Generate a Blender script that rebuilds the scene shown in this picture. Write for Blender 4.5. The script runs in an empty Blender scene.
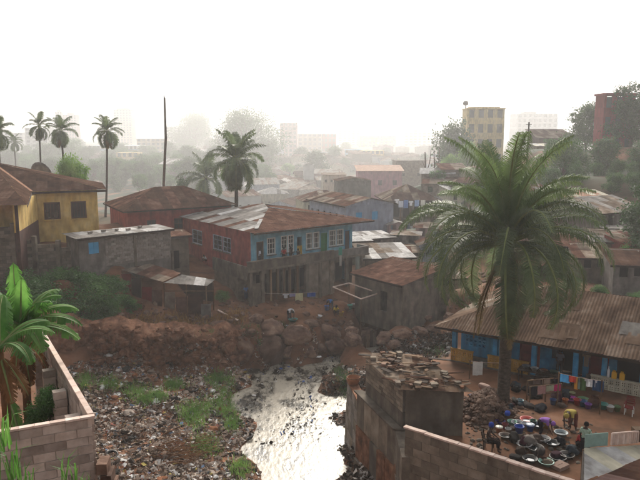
import bpy, bmesh, math, random
import numpy as np
from mathutils import Vector, Matrix, Quaternion, noise
RND = random.Random(11)
scene = bpy.context.scene
COL = scene.collection
PI = math.pi
# ------------------------------------------------------------------ camera
CZ = 20.0; FPX = 660.0; PITCH = math.radians(9.46)
CP, SP = math.cos(PITCH), math.sin(PITCH)
cam_d = bpy.data.cameras.new('camera'); cam = bpy.data.objects.new('camera', cam_d); COL.objects.link(cam)
cam_d.sensor_width = 36; cam_d.lens = 36 * FPX / 640; cam_d.clip_end = 5000; cam_d.clip_start = 0.3
cam.location = (0, 0, CZ); cam.rotation_euler = (PI / 2 - PITCH, 0, 0)
scene.camera = cam
# ------------------------------------------------------------------ world, sun, exposure
SUN_EL = math.radians(31); SUN_AZ = math.radians(5.0)      # azimuth from +Y towards +X
world = bpy.data.worlds.new('World'); scene.world = world; world.use_nodes = True
wn = world.node_tree.nodes; wl = world.node_tree.links
bg = wn['Background']; sky = wn.new('ShaderNodeTexSky'); sky.sky_type = 'NISHITA'; sky.sun_disc = False
sky.sun_elevation = SUN_EL; sky.sun_rotation = SUN_AZ; sky.air_density = 1.2; sky.dust_density = 8; sky.ozone_density = 1
hs = wn.new('ShaderNodeHueSaturation'); hs.inputs['Saturation'].default_value = 0.26
wl.new(sky.outputs[0], hs.inputs['Color']); wl.new(hs.outputs[0], bg.inputs['Color'])
bg.inputs['Strength'].default_value = 0.12
sun_d = bpy.data.lights.new('sun', 'SUN'); sun_d.energy = 1.5; sun_d.angle = math.radians(12); sun_d.color = (1, .91, .76)
sun = bpy.data.objects.new('sun', sun_d); COL.objects.link(sun)
sdir = Vector((math.sin(SUN_AZ) * math.cos(SUN_EL), math.cos(SUN_AZ) * math.cos(SUN_EL), math.sin(SUN_EL)))
sun.rotation_euler = sdir.to_track_quat('Z', 'Y').to_euler(); sun.location = sdir * 200
vs = scene.view_settings; vs.view_transform = 'Standard'; vs.look = 'None'; vs.gamma = 1; vs.exposure = 0.68
scene.render.engine = 'CYCLES'
cy = scene.cycles
cy.max_bounces = 5; cy.diffuse_bounces = 2; cy.glossy_bounces = 2; cy.transmission_bounces = 3; cy.volume_bounces = 2
cy.transparent_max_bounces = 6; cy.use_denoising = True; cy.use_adaptive_sampling = True; cy.adaptive_threshold = 0.02
cy.caustics_reflective = False; cy.caustics_refractive = False
try: cy.denoiser = 'OPENIMAGEDENOISE'
except Exception: pass
HAZE_DENSITY = 0.00072

# ------------------------------------------------------------------ measuring helpers
def ray(u, v):
    a, b = (u - 320) / FPX, (240 - v) / FPX
    return Vector((a, CP + b * SP, -SP + b * CP))
def at_z(u, v, z):
    d = ray(u, v); t = (z - CZ) / d.z
    return Vector((0, 0, CZ)) + d * t
def at_y(u, v, y):
    d = ray(u, v); return Vector((0, 0, CZ)) + d * (y / d.y)
def s_on(u, w0, e, z):
    k = (u - 320) / FPX; d = CZ - z
    return (k * (w0[1] * CP + d * SP) - w0[0]) / (e[0] - k * e[1] * CP)

# ------------------------------------------------------------------ mesh builder
class MB:
    def __init__(s): s.v = []; s.f = []; s.m = []
    def add(s, vs_, fs, mi=0):
        b = len(s.v); s.v += [tuple(p) for p in vs_]
        for f in fs: s.f.append([b + i for i in f]); s.m.append(mi)
    def box(s, c, d, rot=None, mi=0):
        M = rot if isinstance(rot, Matrix) else Matrix.Rotation(rot or 0, 3, 'Z')
        c = Vector(c)
        pts = [c + M @ Vector((x * d[0] / 2, y * d[1] / 2, z * d[2] / 2)) for z in (-1, 1) for y in (-1, 1) for x in (-1, 1)]
        s.add(pts, [(0, 2, 3, 1), (4, 5, 7, 6), (0, 1, 5, 4), (2, 6, 7, 3), (0, 4, 6, 2), (1, 3, 7, 5)], mi); return s
    def bx(s, x0, x1, y0, y1, z0, z1, mi=0):
        return s.box(((x0 + x1) / 2, (y0 + y1) / 2, (z0 + z1) / 2), (x1 - x0, y1 - y0, z1 - z0), None, mi)
    def poly(s, pts, mi=0): s.add(pts, [tuple(range(len(pts)))], mi); return s
    def prism(s, pts, off, mi=0):
        n = len(pts); off = Vector(off); q = [Vector(p) for p in pts]
        s.add(q + [p + off for p in q], [tuple(range(n - 1, -1, -1)), tuple(range(n, 2 * n))] + [(i, (i + 1) % n, n + (i + 1) % n, n + i) for i in range(n)], mi); return s
    def bar(s, a, b, w, h=None, mi=0):
        a, b = Vector(a), Vector(b); d = b - a
        q = d.to_track_quat('X', 'Z').to_matrix()
        s.box((a + b) / 2, (d.length, w, h or w), q, mi); return s
    def tube(s, path, rad, n=7, mi=0):
        path = [Vector(p) for p in path]
        if not hasattr(rad, '__len__'): rad = [rad] * len(path)
        b = len(s.v); k = len(path)
        for i, p in enumerate(path):
            t = (path[min(i + 1, k - 1)] - path[max(i - 1, 0)]).normalized()
            x = t.orthogonal().normalized() if i == 0 else (px - t * px.dot(t)).normalized()
            px = x; y = t.cross(x)
            for j in range(n):
                a = 2 * PI * j / n; s.v.append(tuple(p + (x * math.cos(a) + y * math.sin(a)) * rad[i]))
        for i in range(k - 1):
            for j in range(n):
                s.f.append([b + i * n + j, b + i * n + (j + 1) % n, b + (i + 1) * n + (j + 1) % n, b + (i + 1) * n + j]); s.m.append(mi)
        s.f.append([b + j for j in range(n - 1, -1, -1)]); s.m.append(mi)
        s.f.append([b + (k - 1) * n + j for j in range(n)]); s.m.append(mi); return s
    def lathe(s, prof, n=12, c=(0, 0, 0), mi=0):
        b = len(s.v); k = len(prof)
        for r, z in prof:
            for j in range(n):
                a = 2 * PI * j / n; s.v.append((c[0] + r * math.cos(a), c[1] + r * math.sin(a), c[2] + z))
        for i in range(k - 1):
            for j in range(n):
                s.f.append([b + i * n + j, b + i * n + (j + 1) % n, b + (i + 1) * n + (j + 1) % n, b + (i + 1) * n + j]); s.m.append(mi)
        s.f.append([b + j for j in range(n - 1, -1, -1)]); s.m.append(mi)
        s.f.append([b + (k - 1) * n + j for j in range(n)]); s.m.append(mi); return s
    def mesh(s, name, mats, smooth=False):
        me = bpy.data.meshes.new(name); me.from_pydata(s.v, [], s.f)
        mats = mats if isinstance(mats, (list, tuple)) else [mats]
        for m in mats: me.materials.append(m)
        if len(mats) > 1: me.polygons.foreach_set('material_index', s.m)
        if smooth: me.polygons.foreach_set('use_smooth', [True] * len(me.polygons))
        me.update(); return me
    def obj(s, name, mats, parent=None, loc=(0, 0, 0), rz=0, smooth=False):
        return link(name, s.mesh(name, mats, smooth), parent, loc, rz)

def link(name, me, parent=None, loc=(0, 0, 0), rz=0):
    o = bpy.data.objects.new(name, me); COL.objects.link(o); o.parent = parent; o.location = loc
    if rz: o.rotation_euler = (0, 0, rz)
    return o
def tag(o, label, cat, group=None):
    o['label'] = label; o['category'] = cat
    if group: o['group'] = group
    return o
def thing(name, label, cat, loc=(0, 0, 0), rz=0, group=None):
    return tag(link(name, None, None, loc, rz), label, cat, group)
def struct(o): o['kind'] = 'structure'; return o
def stuff(o, label=None, cat=None):
    o['kind'] = 'stuff'
    if label: o['label'] = label; o['category'] = cat
    return o
def copy_tree(o, parent=None, kids=None):
    c = o.copy(); COL.objects.link(c); c.parent = parent
    for ch in o.children: copy_tree(ch, c)
    return c

# ------------------------------------------------------------------ materials
def hexc(h, k=1.0):
    c = [int(h[i:i + 2], 16) / 255 for i in (0, 2, 4)]
    return tuple(k * (x / 12.92 if x <= .04045 else ((x + .055) / 1.055) ** 2.4) for x in c)
MATS = {}
def mat(name, cols, scale=2.0, rough=.85, bump=.25, rnd=.25, detail=7, stretch=(1, 1, 1), metal=0, spec=.25, streak=None, transl=0, sheen=0, contrast=(.3, .7), bscale=None):
    """noise-driven colour ramp, random value for each object, optional rain streaks, bump"""
    if name in MATS: return MATS[name]
    m = bpy.data.materials.new(name); m.use_nodes = True; MATS[name] = m
    n, l = m.node_tree.nodes, m.node_tree.links
    bs = n['Principled BSDF']; bs.inputs['Roughness'].default_value = rough; bs.inputs['Metallic'].default_value = metal
    bs.inputs['Specular IOR Level'].default_value = spec
    tc = n.new('ShaderNodeTexCoord'); mp = n.new('ShaderNodeMapping'); mp.inputs['Scale'].default_value = stretch
    oi = n.new('ShaderNodeObjectInfo'); off = n.new('ShaderNodeVectorMath'); off.operation = 'SCALE'; off.inputs['Scale'].default_value = 37
    cmb = n.new('ShaderNodeCombineXYZ')
    for i in range(3): l.new(oi.outputs['Random'], cmb.inputs[i])
    l.new(cmb.outputs[0], off.inputs[0]); add = n.new('ShaderNodeVectorMath')
    l.new(tc.outputs['Object'], add.inputs[0]); l.new(off.outputs[0], add.inputs[1]); l.new(add.outputs[0], mp.inputs['Vector'])
    nz = n.new('ShaderNodeTexNoise'); nz.inputs['Scale'].default_value = scale; nz.inputs['Detail'].default_value = detail; nz.inputs['Roughness'].default_value = .62
    l.new(mp.outputs[0], nz.inputs['Vector'])
    rp = n.new('ShaderNodeValToRGB'); l.new(nz.outputs['Fac'], rp.inputs['Fac'])
    e = rp.color_ramp.elements; k = len(cols)
    while len(e) < k: e.new(.5)
    for i, c in enumerate(cols):
        e[i].position = contrast[0] + (contrast[1] - contrast[0]) * i / max(1, k - 1); e[i].color = (*c, 1)
    col = rp.outputs['Color']
    if streak:
        mp2 = n.new('ShaderNodeMapping'); mp2.inputs['Scale'].default_value = (1.3, 1.3, .42); l.new(add.outputs[0], mp2.inputs['Vector'])
        n2 = n.new('ShaderNodeTexNoise'); n2.inputs['Scale'].default_value = 1.6; n2.inputs['Detail'].default_value = 5; l.new(mp2.outputs[0], n2.inputs['Vector'])
        r2 = n.new('ShaderNodeValToRGB'); l.new(n2.outputs['Fac'], r2.inputs['Fac'])
        r2.color_ramp.elements[0].position = .38; r2.color_ramp.elements[1].position = .78
        mx = n.new('ShaderNodeMixRGB'); mx.inputs['Color2'].default_value = (*streak, 1)
        ml = n.new('ShaderNodeMath'); ml.operation = 'MULTIPLY'; ml.inputs[1].default_value = .75
        l.new(r2.outputs[0], ml.inputs[0]); l.new(ml.outputs[0], mx.inputs['Fac']); l.new(col, mx.inputs['Color1']); col = mx.outputs[0]
    if rnd:
        hv = n.new('ShaderNodeHueSaturation'); mr = n.new('ShaderNodeMapRange')
        mr.inputs['To Min'].default_value = 1 - rnd; mr.inputs['To Max'].default_value = 1 + rnd
        l.new(oi.outputs['Random'], mr.inputs['Value']); l.new(mr.outputs[0], hv.inputs['Value']); l.new(col, hv.inputs['Color']); col = hv.outputs[0]
    l.new(col, bs.inputs['Base Color'])
    if bump:
        bp = n.new('ShaderNodeBump'); bp.inputs['Strength'].default_value = bump; bp.inputs['Distance'].default_value = .05
        nb = nz
        if bscale:
            nb = n.new('ShaderNodeTexNoise'); nb.inputs['Scale'].default_value = bscale; nb.inputs['Detail'].default_value = 6; l.new(mp.outputs[0], nb.inputs['Vector'])
        l.new(nb.outputs['Fac'], bp.inputs['Height']); l.new(bp.outputs[0], bs.inputs['Normal'])
    if transl:
        tr = n.new('ShaderNodeBsdfTranslucent'); l.new(col, tr.inputs['Color']); ms = n.new('ShaderNodeMixShader'); ms.inputs[0].default_value = transl
        l.new(bs.outputs[0], ms.inputs[1]); l.new(tr.outputs[0], ms.inputs[2]); l.new(ms.outputs[0], n['Material Output'].inputs['Surface'])
    return m
def attr_mat(name, rough=.7, transl=0):
    m = bpy.data.materials.new(name); m.use_nodes = True; n, l = m.node_tree.nodes, m.node_tree.links
    a = n.new('ShaderNodeAttribute'); a.attribute_name = 'tint'; bs = n['Principled BSDF']; bs.inputs['Roughness'].default_value = rough
    bs.inputs['Specular IOR Level'].default_value = .1
    l.new(a.outputs['Color'], bs.inputs['Base Color'])
    if transl:
        tr = n.new('ShaderNodeBsdfTranslucent'); l.new(a.outputs['Color'], tr.inputs['Color']); ms = n.new('ShaderNodeMixShader'); ms.inputs[0].default_value = transl
        l.new(bs.outputs[0], ms.inputs[1]); l.new(tr.outputs[0], ms.inputs[2]); l.new(ms.outputs[0], n['Material Output'].inputs['Surface'])
    return m
H = hexc
m_earth = mat('earth', [H('45301f'), H('64442f'), H('7a543c'), H('866450')], .5, .95, .6, 0, 10, bscale=2.5)
def far_green(m):       # the ground beyond the near terraces is overgrown
    n, l = m.node_tree.nodes, m.node_tree.links; bs = n['Principled BSDF']; src = bs.inputs['Base Color'].links[0].from_socket
    tc = n.new('ShaderNodeTexCoord'); sx = n.new('ShaderNodeSeparateXYZ'); l.new(tc.outputs['Object'], sx.inputs[0])
    mr = n.new('ShaderNodeMapRange'); mr.inputs['From Min'].default_value = 78; mr.inputs['From Max'].default_value = 100; l.new(sx.outputs['Y'], mr.inputs['Value'])
    nz = n.new('ShaderNodeTexNoise'); nz.inputs['Scale'].default_value = .12; nz.inputs['Detail'].default_value = 6; l.new(tc.outputs['Object'], nz.inputs['Vector'])
    r = n.new('ShaderNodeValToRGB'); r.color_ramp.elements[0].position = .38; r.color_ramp.elements[1].position = .5; l.new(nz.outputs['Fac'], r.inputs['Fac'])
    mu = n.new('ShaderNodeMath'); mu.operation = 'MULTIPLY'; l.new(mr.outputs[0], mu.inputs[0]); l.new(r.outputs[0], mu.inputs[1])
    mx = n.new('ShaderNodeMixRGB'); mx.inputs['Color2'].default_value = (*H('2c3823'), 1); l.new(mu.outputs[0], mx.inputs['Fac']); l.new(src, mx.inputs['Color1']); l.new(mx.outputs[0], bs.inputs['Base Color'])
far_green(m_earth)
m_bank = mat('bank_earth', [H('40291d'), H('65432f'), H('825b44'), H('96755e')], 1.6, .95, 1.0, .2, 12, bscale=4.5)
m_rock = mat('rock', [H('3f2d24'), H('634b3e'), H('7d6252'), H('957f6e')], 1.2, .9, 1.0, .3, 11, bscale=4.0)
m_rust = mat('rusty_tin', [H('3a2a24'), H('523a31'), H('664b3f'), H('7b6355')], .9, 1.0, .15, .18, 8, (1, 1, 1), 0, .0)
m_rust2 = mat('brown_tin', [H('352722'), H('45332c'), H('544035'), H('66534a')], .8, 1.0, .15, .15, 8, spec=0)
m_porch = mat('dull_brown_tin', [H('43342b'), H('57463a'), H('6b584a'), H('85766a')], .6, 1.0, .15, .14, 9, spec=.02)
m_palmyoung = mat('palm_leaf_young', [H('4f653a'), H('667c48'), H('7f925e')], .8, .55, 0, .2, 3, spec=.3, transl=.38)
m_drygrass = mat('dry_grass', [H('7a5a32'), H('96723f'), H('a98a55')], 2, .9, 0, .2, 3, transl=.2)
m_greytin = mat('weathered_tin', [H('5f5a56'), H('7d7873'), H('96918b')], 1.2, .95, .12, .3, 8, spec=.05)
m_whitetin = mat('pale_tin', [H('8a8682'), H('b0adaa'), H('c8c6c3')], 1.5, .9, .12, .2, 8, spec=.05)
m_mixtin = mat('patched_tin', [H('4c3e33'), H('66574a'), H('7c7064'), H('948b81')], .7, 1.0, .15, .4, 8, spec=.03)
m_yellow = mat('yellow_plaster', [H('cda658'), H('e3c274'), H('edd28a')], 1.2, .9, .12, .05, 9, streak=H('8d6f42'))
m_dkbrown = mat('dark_brown_paint', [H('34211c'), H('4a2f28'), H('583b33')], 1.6, .8, .1, .15)
m_red = mat('red_wall', [H('7a3733'), H('98483f'), H('a85a50')], 1.6, .9, .25, .1, 9, streak=H('4a2a26'))
m_blue = mat('blue_plaster', [H('5d93ab'), H('79afc2'), H('90c1cf')], 1.4, .85, .12, .1, 9, streak=H('4b6674'))
m_dblue = mat('strong_blue_paint', [H('2273a3'), H('3592c4'), H('4da6d1')], 1.4, .8, .12, .12, 9, streak=H('2b4a5c'))
m_grey = mat('grey_render', [H('5d564f'), H('77706a'), H('8c857d')], 1.3, .95, .3, .15, 9, streak=H('4a433d'))
m_block = mat('cement_block', [H('6f665f'), H('8a8179'), H('9d948b')], 3, .95, .4, .3, 8)
m_pblock = mat('pinkish_block', [H('9d8d82'), H('b8a79b'), H('cbbbb0')], 3, .95, .4, .3, 8)
m_cope = mat('pale_coping', [H('c0a698'), H('d8bfb1'), H('e4d2c7')], 3, .95, .3, .15, 8)  # sunlit wall tops painted in as pale pink; also plain pale rails and planks
m_mortar = mat('mortar', [H('4e463f'), H('625a52')], 4, .95, .3, .1)
m_dirtyblock = mat('mud_stained_block', [H('5d5247'), H('7d7163'), H('968a7b')], 1.2, .95, .4, .3, 9)
m_conc = mat('old_concrete', [H('544b41'), H('71675b'), H('887d70')], .9, .95, .4, .15, 9, streak=H('352e29'))
m_wood = mat('weathered_wood', [H('4a3626'), H('6d543e'), H('85705a')], 2, .9, .3, .3, 6, (1, 1, .15))
m_dwood = mat('dark_wood', [H('2a1f18'), H('3f3026')], 2, .9, .3, .2, 6)
m_white = mat('white_paint', [H('cfcdc6'), H('e2e1db')], 2, .7, .05, .08)
m_pane = mat('window_pane', [H('1c2428'), H('2a353a')], 1, .15, 0, .4, spec=.6)
m_dark = mat('dark_interior', [H('15110e'), H('1f1915')], 1, .95, 0, .2)  # shade inside open rooms, put into a near-black colour
m_green = mat('green_paint', [H('1f6a3c'), H('2c804a')], 1.5, .7, .05, .1)
m_ydoor = mat('yellow_paint', [H('b58f1f'), H('cfa83a')], 1.5, .7, .05, .1)
m_reddoor = mat('red_paint', [H('5e1714'), H('7d2320')], 1.5, .75, .05, .1)
m_skyblue = mat('sky_blue_paint', [H('3f93c4'), H('58aad6')], 1.5, .7, .05, .1)
m_ochre = mat('ochre_block', [H('8a6526'), H('a97f36'), H('b98f4a')], 2, .9, .2, .2, 8)
m_pink = mat('pink_plaster', [H('b0788a'), H('c78e9c')], 1, .9, .1, .1, streak=H('8d6a70'))
m_lav = mat('pale_lavender_plaster', [H('8d93a6'), H('a6acbd'), H('b4b9c6')], 1, .9, .1, .1, streak=H('6f7180'))
m_orange = mat('orange_tin', [H('74492f'), H('91603f'), H('a3785a')], 1, .75, .1, .1)
m_cream = mat('cream_plaster', [H('b8b09a'), H('cec7b2')], .5, .9, .1, .2, streak=H('8f8a7c'))
m_cwhite = mat('city_white', [H('b4b4b2'), H('cdcdca')], .3, .9, .05, .15)
m_cbeige = mat('city_beige', [H('a89a86'), H('bdb09c')], .3, .9, .05, .15)
m_cpink = mat('city_pink', [H('a98a88'), H('b99d9a')], .3, .9, .05, .15)
m_cblue = mat('city_blue', [H('7c9db5'), H('94b2c6')], .3, .9, .05, .15)
m_cyel = mat('city_yellow', [H('d3b878'), H('e2cb90')], .4, .9, .05, .12, streak=H('8a7547'))
m_cred = mat('city_red', [H('7d3034'), H('95403f')], .4, .9, .08, .1, streak=H('5c2c2c'))
m_wtrunk = mat('far_window_dark', [H('4a4c50'), H('5c5f64')], .5, .8, 0, .2)
m_bark = mat('bark', [H('3a2e26'), H('54463a'), H('665a4e')], 4, .95, .6, .2, 6, (1, 1, .3))
m_palmbark = mat('palm_bark', [H('2f2822'), H('453c33'), H('5a5046')], 5, .95, .7, .2, 6, (1, 1, 2))
m_leafA = mat('leaf_green', [H('34522a'), H('4a6f3a'), H('628746')], .6, .6, 0, .15, 3, spec=.3, transl=.35)
m_leafB = mat('leaf_dark', [H('2a4423'), H('3f5e33'), H('577641')], .6, .6, 0, .2, 3, spec=.3, transl=.3)
m_leafC = mat('leaf_light', [H('55793a'), H('74984a'), H('90ae60')], .6, .6, 0, .15, 3, spec=.3, transl=.4)
m_palm = mat('palm_leaf', [H('46573a'), H('5c6d48'), H('748460')], .8, .5, 0, .2, 3, spec=.35, transl=.38)
m_palmdry = mat('palm_dry', [H('6b5a36'), H('8a7548')], .8, .8, 0, .2, 3, transl=.25)
m_banana = mat('banana_leaf', [H('3f6e28'), H('5a8a3a'), H('78a352')], 1.6, .65, 0, .2, 4, spec=.4, transl=.45)
m_bandry = mat('banana_dry', [H('5e3f26'), H('7d5535'), H('93714c')], 1.5, .9, .1, .3, 4, transl=.2)
m_rachis = mat('rachis', [H('6a7440'), H('87905a')], 2, .7, 0, .15)
m_skin = mat('skin', [H('3d271d'), H('4b3125')], 3, .6, 0, .15, spec=.35)
m_hair = mat('hair', [H('0d0b0a'), H('17130f')], 8, .9, .2, .1)
m_eye = mat('eye_white', [H('c9c4bb'), H('d4d0c8')], 3, .4, 0, .05)
m_black = mat('black_plastic', [H('141414'), H('1e1e1e')], 3, .5, 0, .1)
def cloth(h):
    return mat('cloth_' + h, [H(h, .75), H(h)], 5, .9, .1, .05, 4, transl=.15)
def plastic(h):
    return mat('plastic_' + h, [H(h, .9), H(h)], 5, .4, 0, .05, 3, spec=.4)
# ------------------------------------------------------------------ terrain
ctl = []
for u, v, z in [
    (110, 470, 1.1), (160, 475, .7), (220, 475, .35), (120, 420, 1.4), (200, 420, .6), (110, 375, 2.0), (180, 375, 1.1), (232, 380, .35), (235, 430, .25), (150, 395, 1.3), (150, 445, .9),
    (300, 480, -.5), (300, 455, -.5), (300, 430, -.5), (300, 410, -.5), (300, 390, -.5), (270, 385, -.5), (265, 410, -.5), (330, 410, -.5), (330, 440, -.5), (270, 445, -.5), (330, 465, -.5), (340, 480, -.5), (312, 372, -.5), (335, 364, -.4), (280, 370, -.5), (360, 357, -.5), (345, 362, -.5), (352, 360, -.5), (368, 356, -.5), (377, 354, -.5), (393, 351, -.5), (402, 349, -.5), (395, 345, -.5), (410, 341, -.5), (425, 337, -.4), (385, 348, -.5), (372, 352, -.5), (418, 345, -.4),
    (385, 352, -.5), (410, 347, -.4), (430, 342, -.2), (250, 372, -.3), (252, 395, -.2), (348, 395, -.1), (352, 420, -.1), (353, 450, .0),
    (370, 470, 1.4), (364, 440, 1.2), (362, 405, 1.0), (345, 378, .8), (437, 352, 1.2), (470, 352, 2.6), (425, 366, 1.8), (365, 372, 1.4),
    (85, 336, 4.0), (120, 334, 4.0), (150, 332, 3.9), (180, 330, 3.8), (200, 328, 3.8), (250, 324, 3.5), (300, 324, 3.2), (350, 324, 3.1), (400, 328, 2.7), (440, 322, 2.6),
    (250, 302, 4), (300, 302, 3.9), (340, 302, 3.9), (300, 312, 3.6), (390, 312, 3.4), (270, 312, 3.7), (420, 300, 4.2), (460, 290, 5.0), (500, 285, 5.2),
    (60, 305, 6.2), (100, 305, 5.8), (150, 312, 4.8), (200, 308, 4.3), (230, 310, 4.2), (60, 280, 8.0), (20, 280, 8.6), (100, 285, 7.0), (150, 295, 5.6), (30, 320, 5.2), (30, 345, 3.5), (60, 355, 2.6), (205, 290, 5.0), (225, 280, 5.3),
    (490, 440, 5), (540, 440, 5), (500, 412, 5), (560, 402, 5), (620, 430, 5), (480, 375, 5), (600, 465, 5), (470, 400, 5), (450, 420, 5), (640, 400, 5), (530, 470, 5), (440, 380, 4.9), (420, 440, 4.9), (470, 460, 4.9), (455, 362, 4.9)]:
    p = at_z(u, v, z); ctl.append((p.x, p.y, z))
ctl += [(-26, 60, 9.7), (-20, 62, 9.6), (-30, 55, 9.7), (-19, 58, 8.6), (-15, 60, 7.2), (-35, 70, 10), (-22, 72, 9.6), (-14, 72, 6.4), (-10, 66, 5.7), (-9, 62, 5.0), (-12, 64, 6), (-8, 80, 7),
        (-6, 62, 4.2), (0, 68, 4.2), (4, 66, 4), (5, 72, 4.2), (10, 72, 4.6), (12, 80, 5), (0, 88, 5), (6, 90, 4.8), (16, 95, 5), (-20, 95, 8), (-45, 95, 9), (-60, 70, 10.5),
        (0, 105, 2.5), (0, 120, 0), (18, 118, 1.5), (34, 118, 7), (-30, 125, 1), (-70, 120, 3), (0, 160, -6), (32, 165, -2), (-50, 165, -5), (-110, 170, -3), (66, 200, 5), (85, 250, 4), (0, 220, -12), (-90, 220, -10), (40, 230, -8), (0, 320, -16), (-150, 330, -14), (70, 320, -12), (180, 320, 4), (0, 480, -18), (-220, 500, -16), (220, 500, -8), (0, 800, -16), (-400, 800, -12), (400, 800, -6), (0, 1300, -9), (-700, 300, -4), (700, 300, 10), (-600, 1400, -6), (600, 1400, -4), (0, 2000, -2), (-900, 2200, 0), (900, 2200, 0), (0, 2900, 4), (-1800, 1500, 0), (1800, 1500, 5),
        (22, 60, 6), (28, 52, 5.5), (36, 58, 6.5), (30, 72, 6.8), (40, 78, 8.5), (52, 86, 11), (44, 100, 13), (60, 100, 16), (56, 118, 17), (38, 112, 11), (72, 120, 20), (50, 140, 16), (30, 135, 9.5), (75, 90, 15), (90, 150, 22), (110, 90, 20), (60, 60, 9), (55, 40, 6), (35, 40, 5), (30, 30, 5), (25, 22, 5), (24, 18, 3), (18, 19, 2), (13, 20, 1.4), (14, 22.5, 1.6), (9, 23.5, 1.2), (6, 25.5, .9), (2.9, 29, 1.0), (3.1, 27, .9), (3.6, 25.4, .8), (2.5, 31.5, 1.2), (4.9, 29.3, 4.9), (6.5, 28.2, 4.9), (9, 27, 4.9),
        (0, 20, .2), (-2, 26, .2), (2, 24, .2), (4.5, 22, 1.6), (-4, 26, .8), (0, 6, 1), (8, 12, 1), (20, 10, 2), (-4.1, 17, 1.2), (-3.6, 13, 1.6), (-3.3, 10, 1.6), (-5.5, 20, 1.2), (-6.8, 22, 1.4), (-5.2, 24, 1.2), (-9, 30, 2.2), (-14, 32, 3.2), (-20, 36, 4.5),
        (-6.5, 12.2, 11.6), (-7.5, 14, 11.5), (-9, 17, 11.3), (-11, 19.5, 11), (-9, 12, 11.8), (-12, 15, 11.6), (-5.6, 13.0, 11.6), (-7.4, 16.3, 11.4), (-16, 20, 11.5), (-20, 10, 12), (-6, 8, 12), (-16, 26, 9), (-8.9, 19.5, 11), (-28, 30, 9), (-30, 45, 8.5)]
CTL = np.array(ctl)
def gz_arr(X, Y):
    out = np.zeros_like(X); den = np.zeros_like(X)
    for cx, cy_, cz in CTL:
        d2 = (X - cx) ** 2 + (Y - cy_) ** 2
        w = 1.0 / (d2 + .15 + 1e-5 * cy_ * cy_ ) ** 2.1
        out += w * cz; den += w
    return out / den
CX_, CY_, CZ_ = CTL[:, 0], CTL[:, 1], CTL[:, 2]; CE_ = .15 + 1e-5 * CY_ * CY_
def gz(x, y):
    w = ((CX_ - x) ** 2 + (CY_ - y) ** 2 + CE_) ** -2.1
    return float(w @ CZ_ / w.sum())
def axis(lo, hi, step, far_lo, far_hi, g=1.13):
    a = list(np.arange(lo, hi + 1e-6, step)); s = step; p = hi
    while p < far_hi: s = min(s * g, 60); p += s; a.append(p)
    s = step; p = lo; b = []
    while p > far_lo: s = min(s * g, 60); p -= s; b.append(p)
    return np.array(b[::-1] + a)
ax, ay = axis(-34, 34, .55, -2100, 2100), axis(4, 78, .55, -60, 2900)
GX, GY = np.meshgrid(ax, ay)
GZ = gz_arr(GX, GY)
rough = np.array([noise.fractal(Vector((x * .35, y * .35, 3.3)), 1, 2.1, 5) for x, y in zip(GX.ravel(), GY.ravel())]).reshape(GX.shape)
wet = np.clip((GZ - .0) / .8, .15, 1)
fade = np.clip(1.2 - np.abs(GY - 50) / 90, 0, 1)
dump = ((GX > -20) & (GX < -1) & (GY > 10) & (GY < 57) & (GZ > .05) & (GZ < 3)).astype(float)
GZ2 = GZ + rough * (.22 + .22 * dump) * wet * fade
nx_, ny_ = len(ax), len(ay)
gv = np.stack([GX.ravel(), GY.ravel(), GZ2.ravel()], 1)
idx = np.arange(nx_ * ny_).reshape(ny_, nx_)
gf = np.stack([idx[:-1, :-1].ravel(), idx[:-1, 1:].ravel(), idx[1:, 1:].ravel(), idx[1:, :-1].ravel()], 1)
me = bpy.data.meshes.new('ground'); me.from_pydata(gv.tolist(), [], gf.tolist()); me.materials.append(m_earth)
me.polygons.foreach_set('use_smooth', [True] * len(me.polygons)); me.update()
ground = struct(link('ground', me))
from mathutils.bvhtree import BVHTree
GBVH = BVHTree.FromPolygons(gv.tolist(), gf.tolist())
def gd(x, y):
    h = GBVH.ray_cast(Vector((x, y, 300)), Vector((0, 0, -1)))
    return h[0].z if h[0] else gz(x, y)
def on_ground(u, v):
    h = GBVH.ray_cast(Vector((0, 0, CZ)), ray(u, v).normalized())
    return h[0] if h[0] else at_z(u, v, 8)
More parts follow.
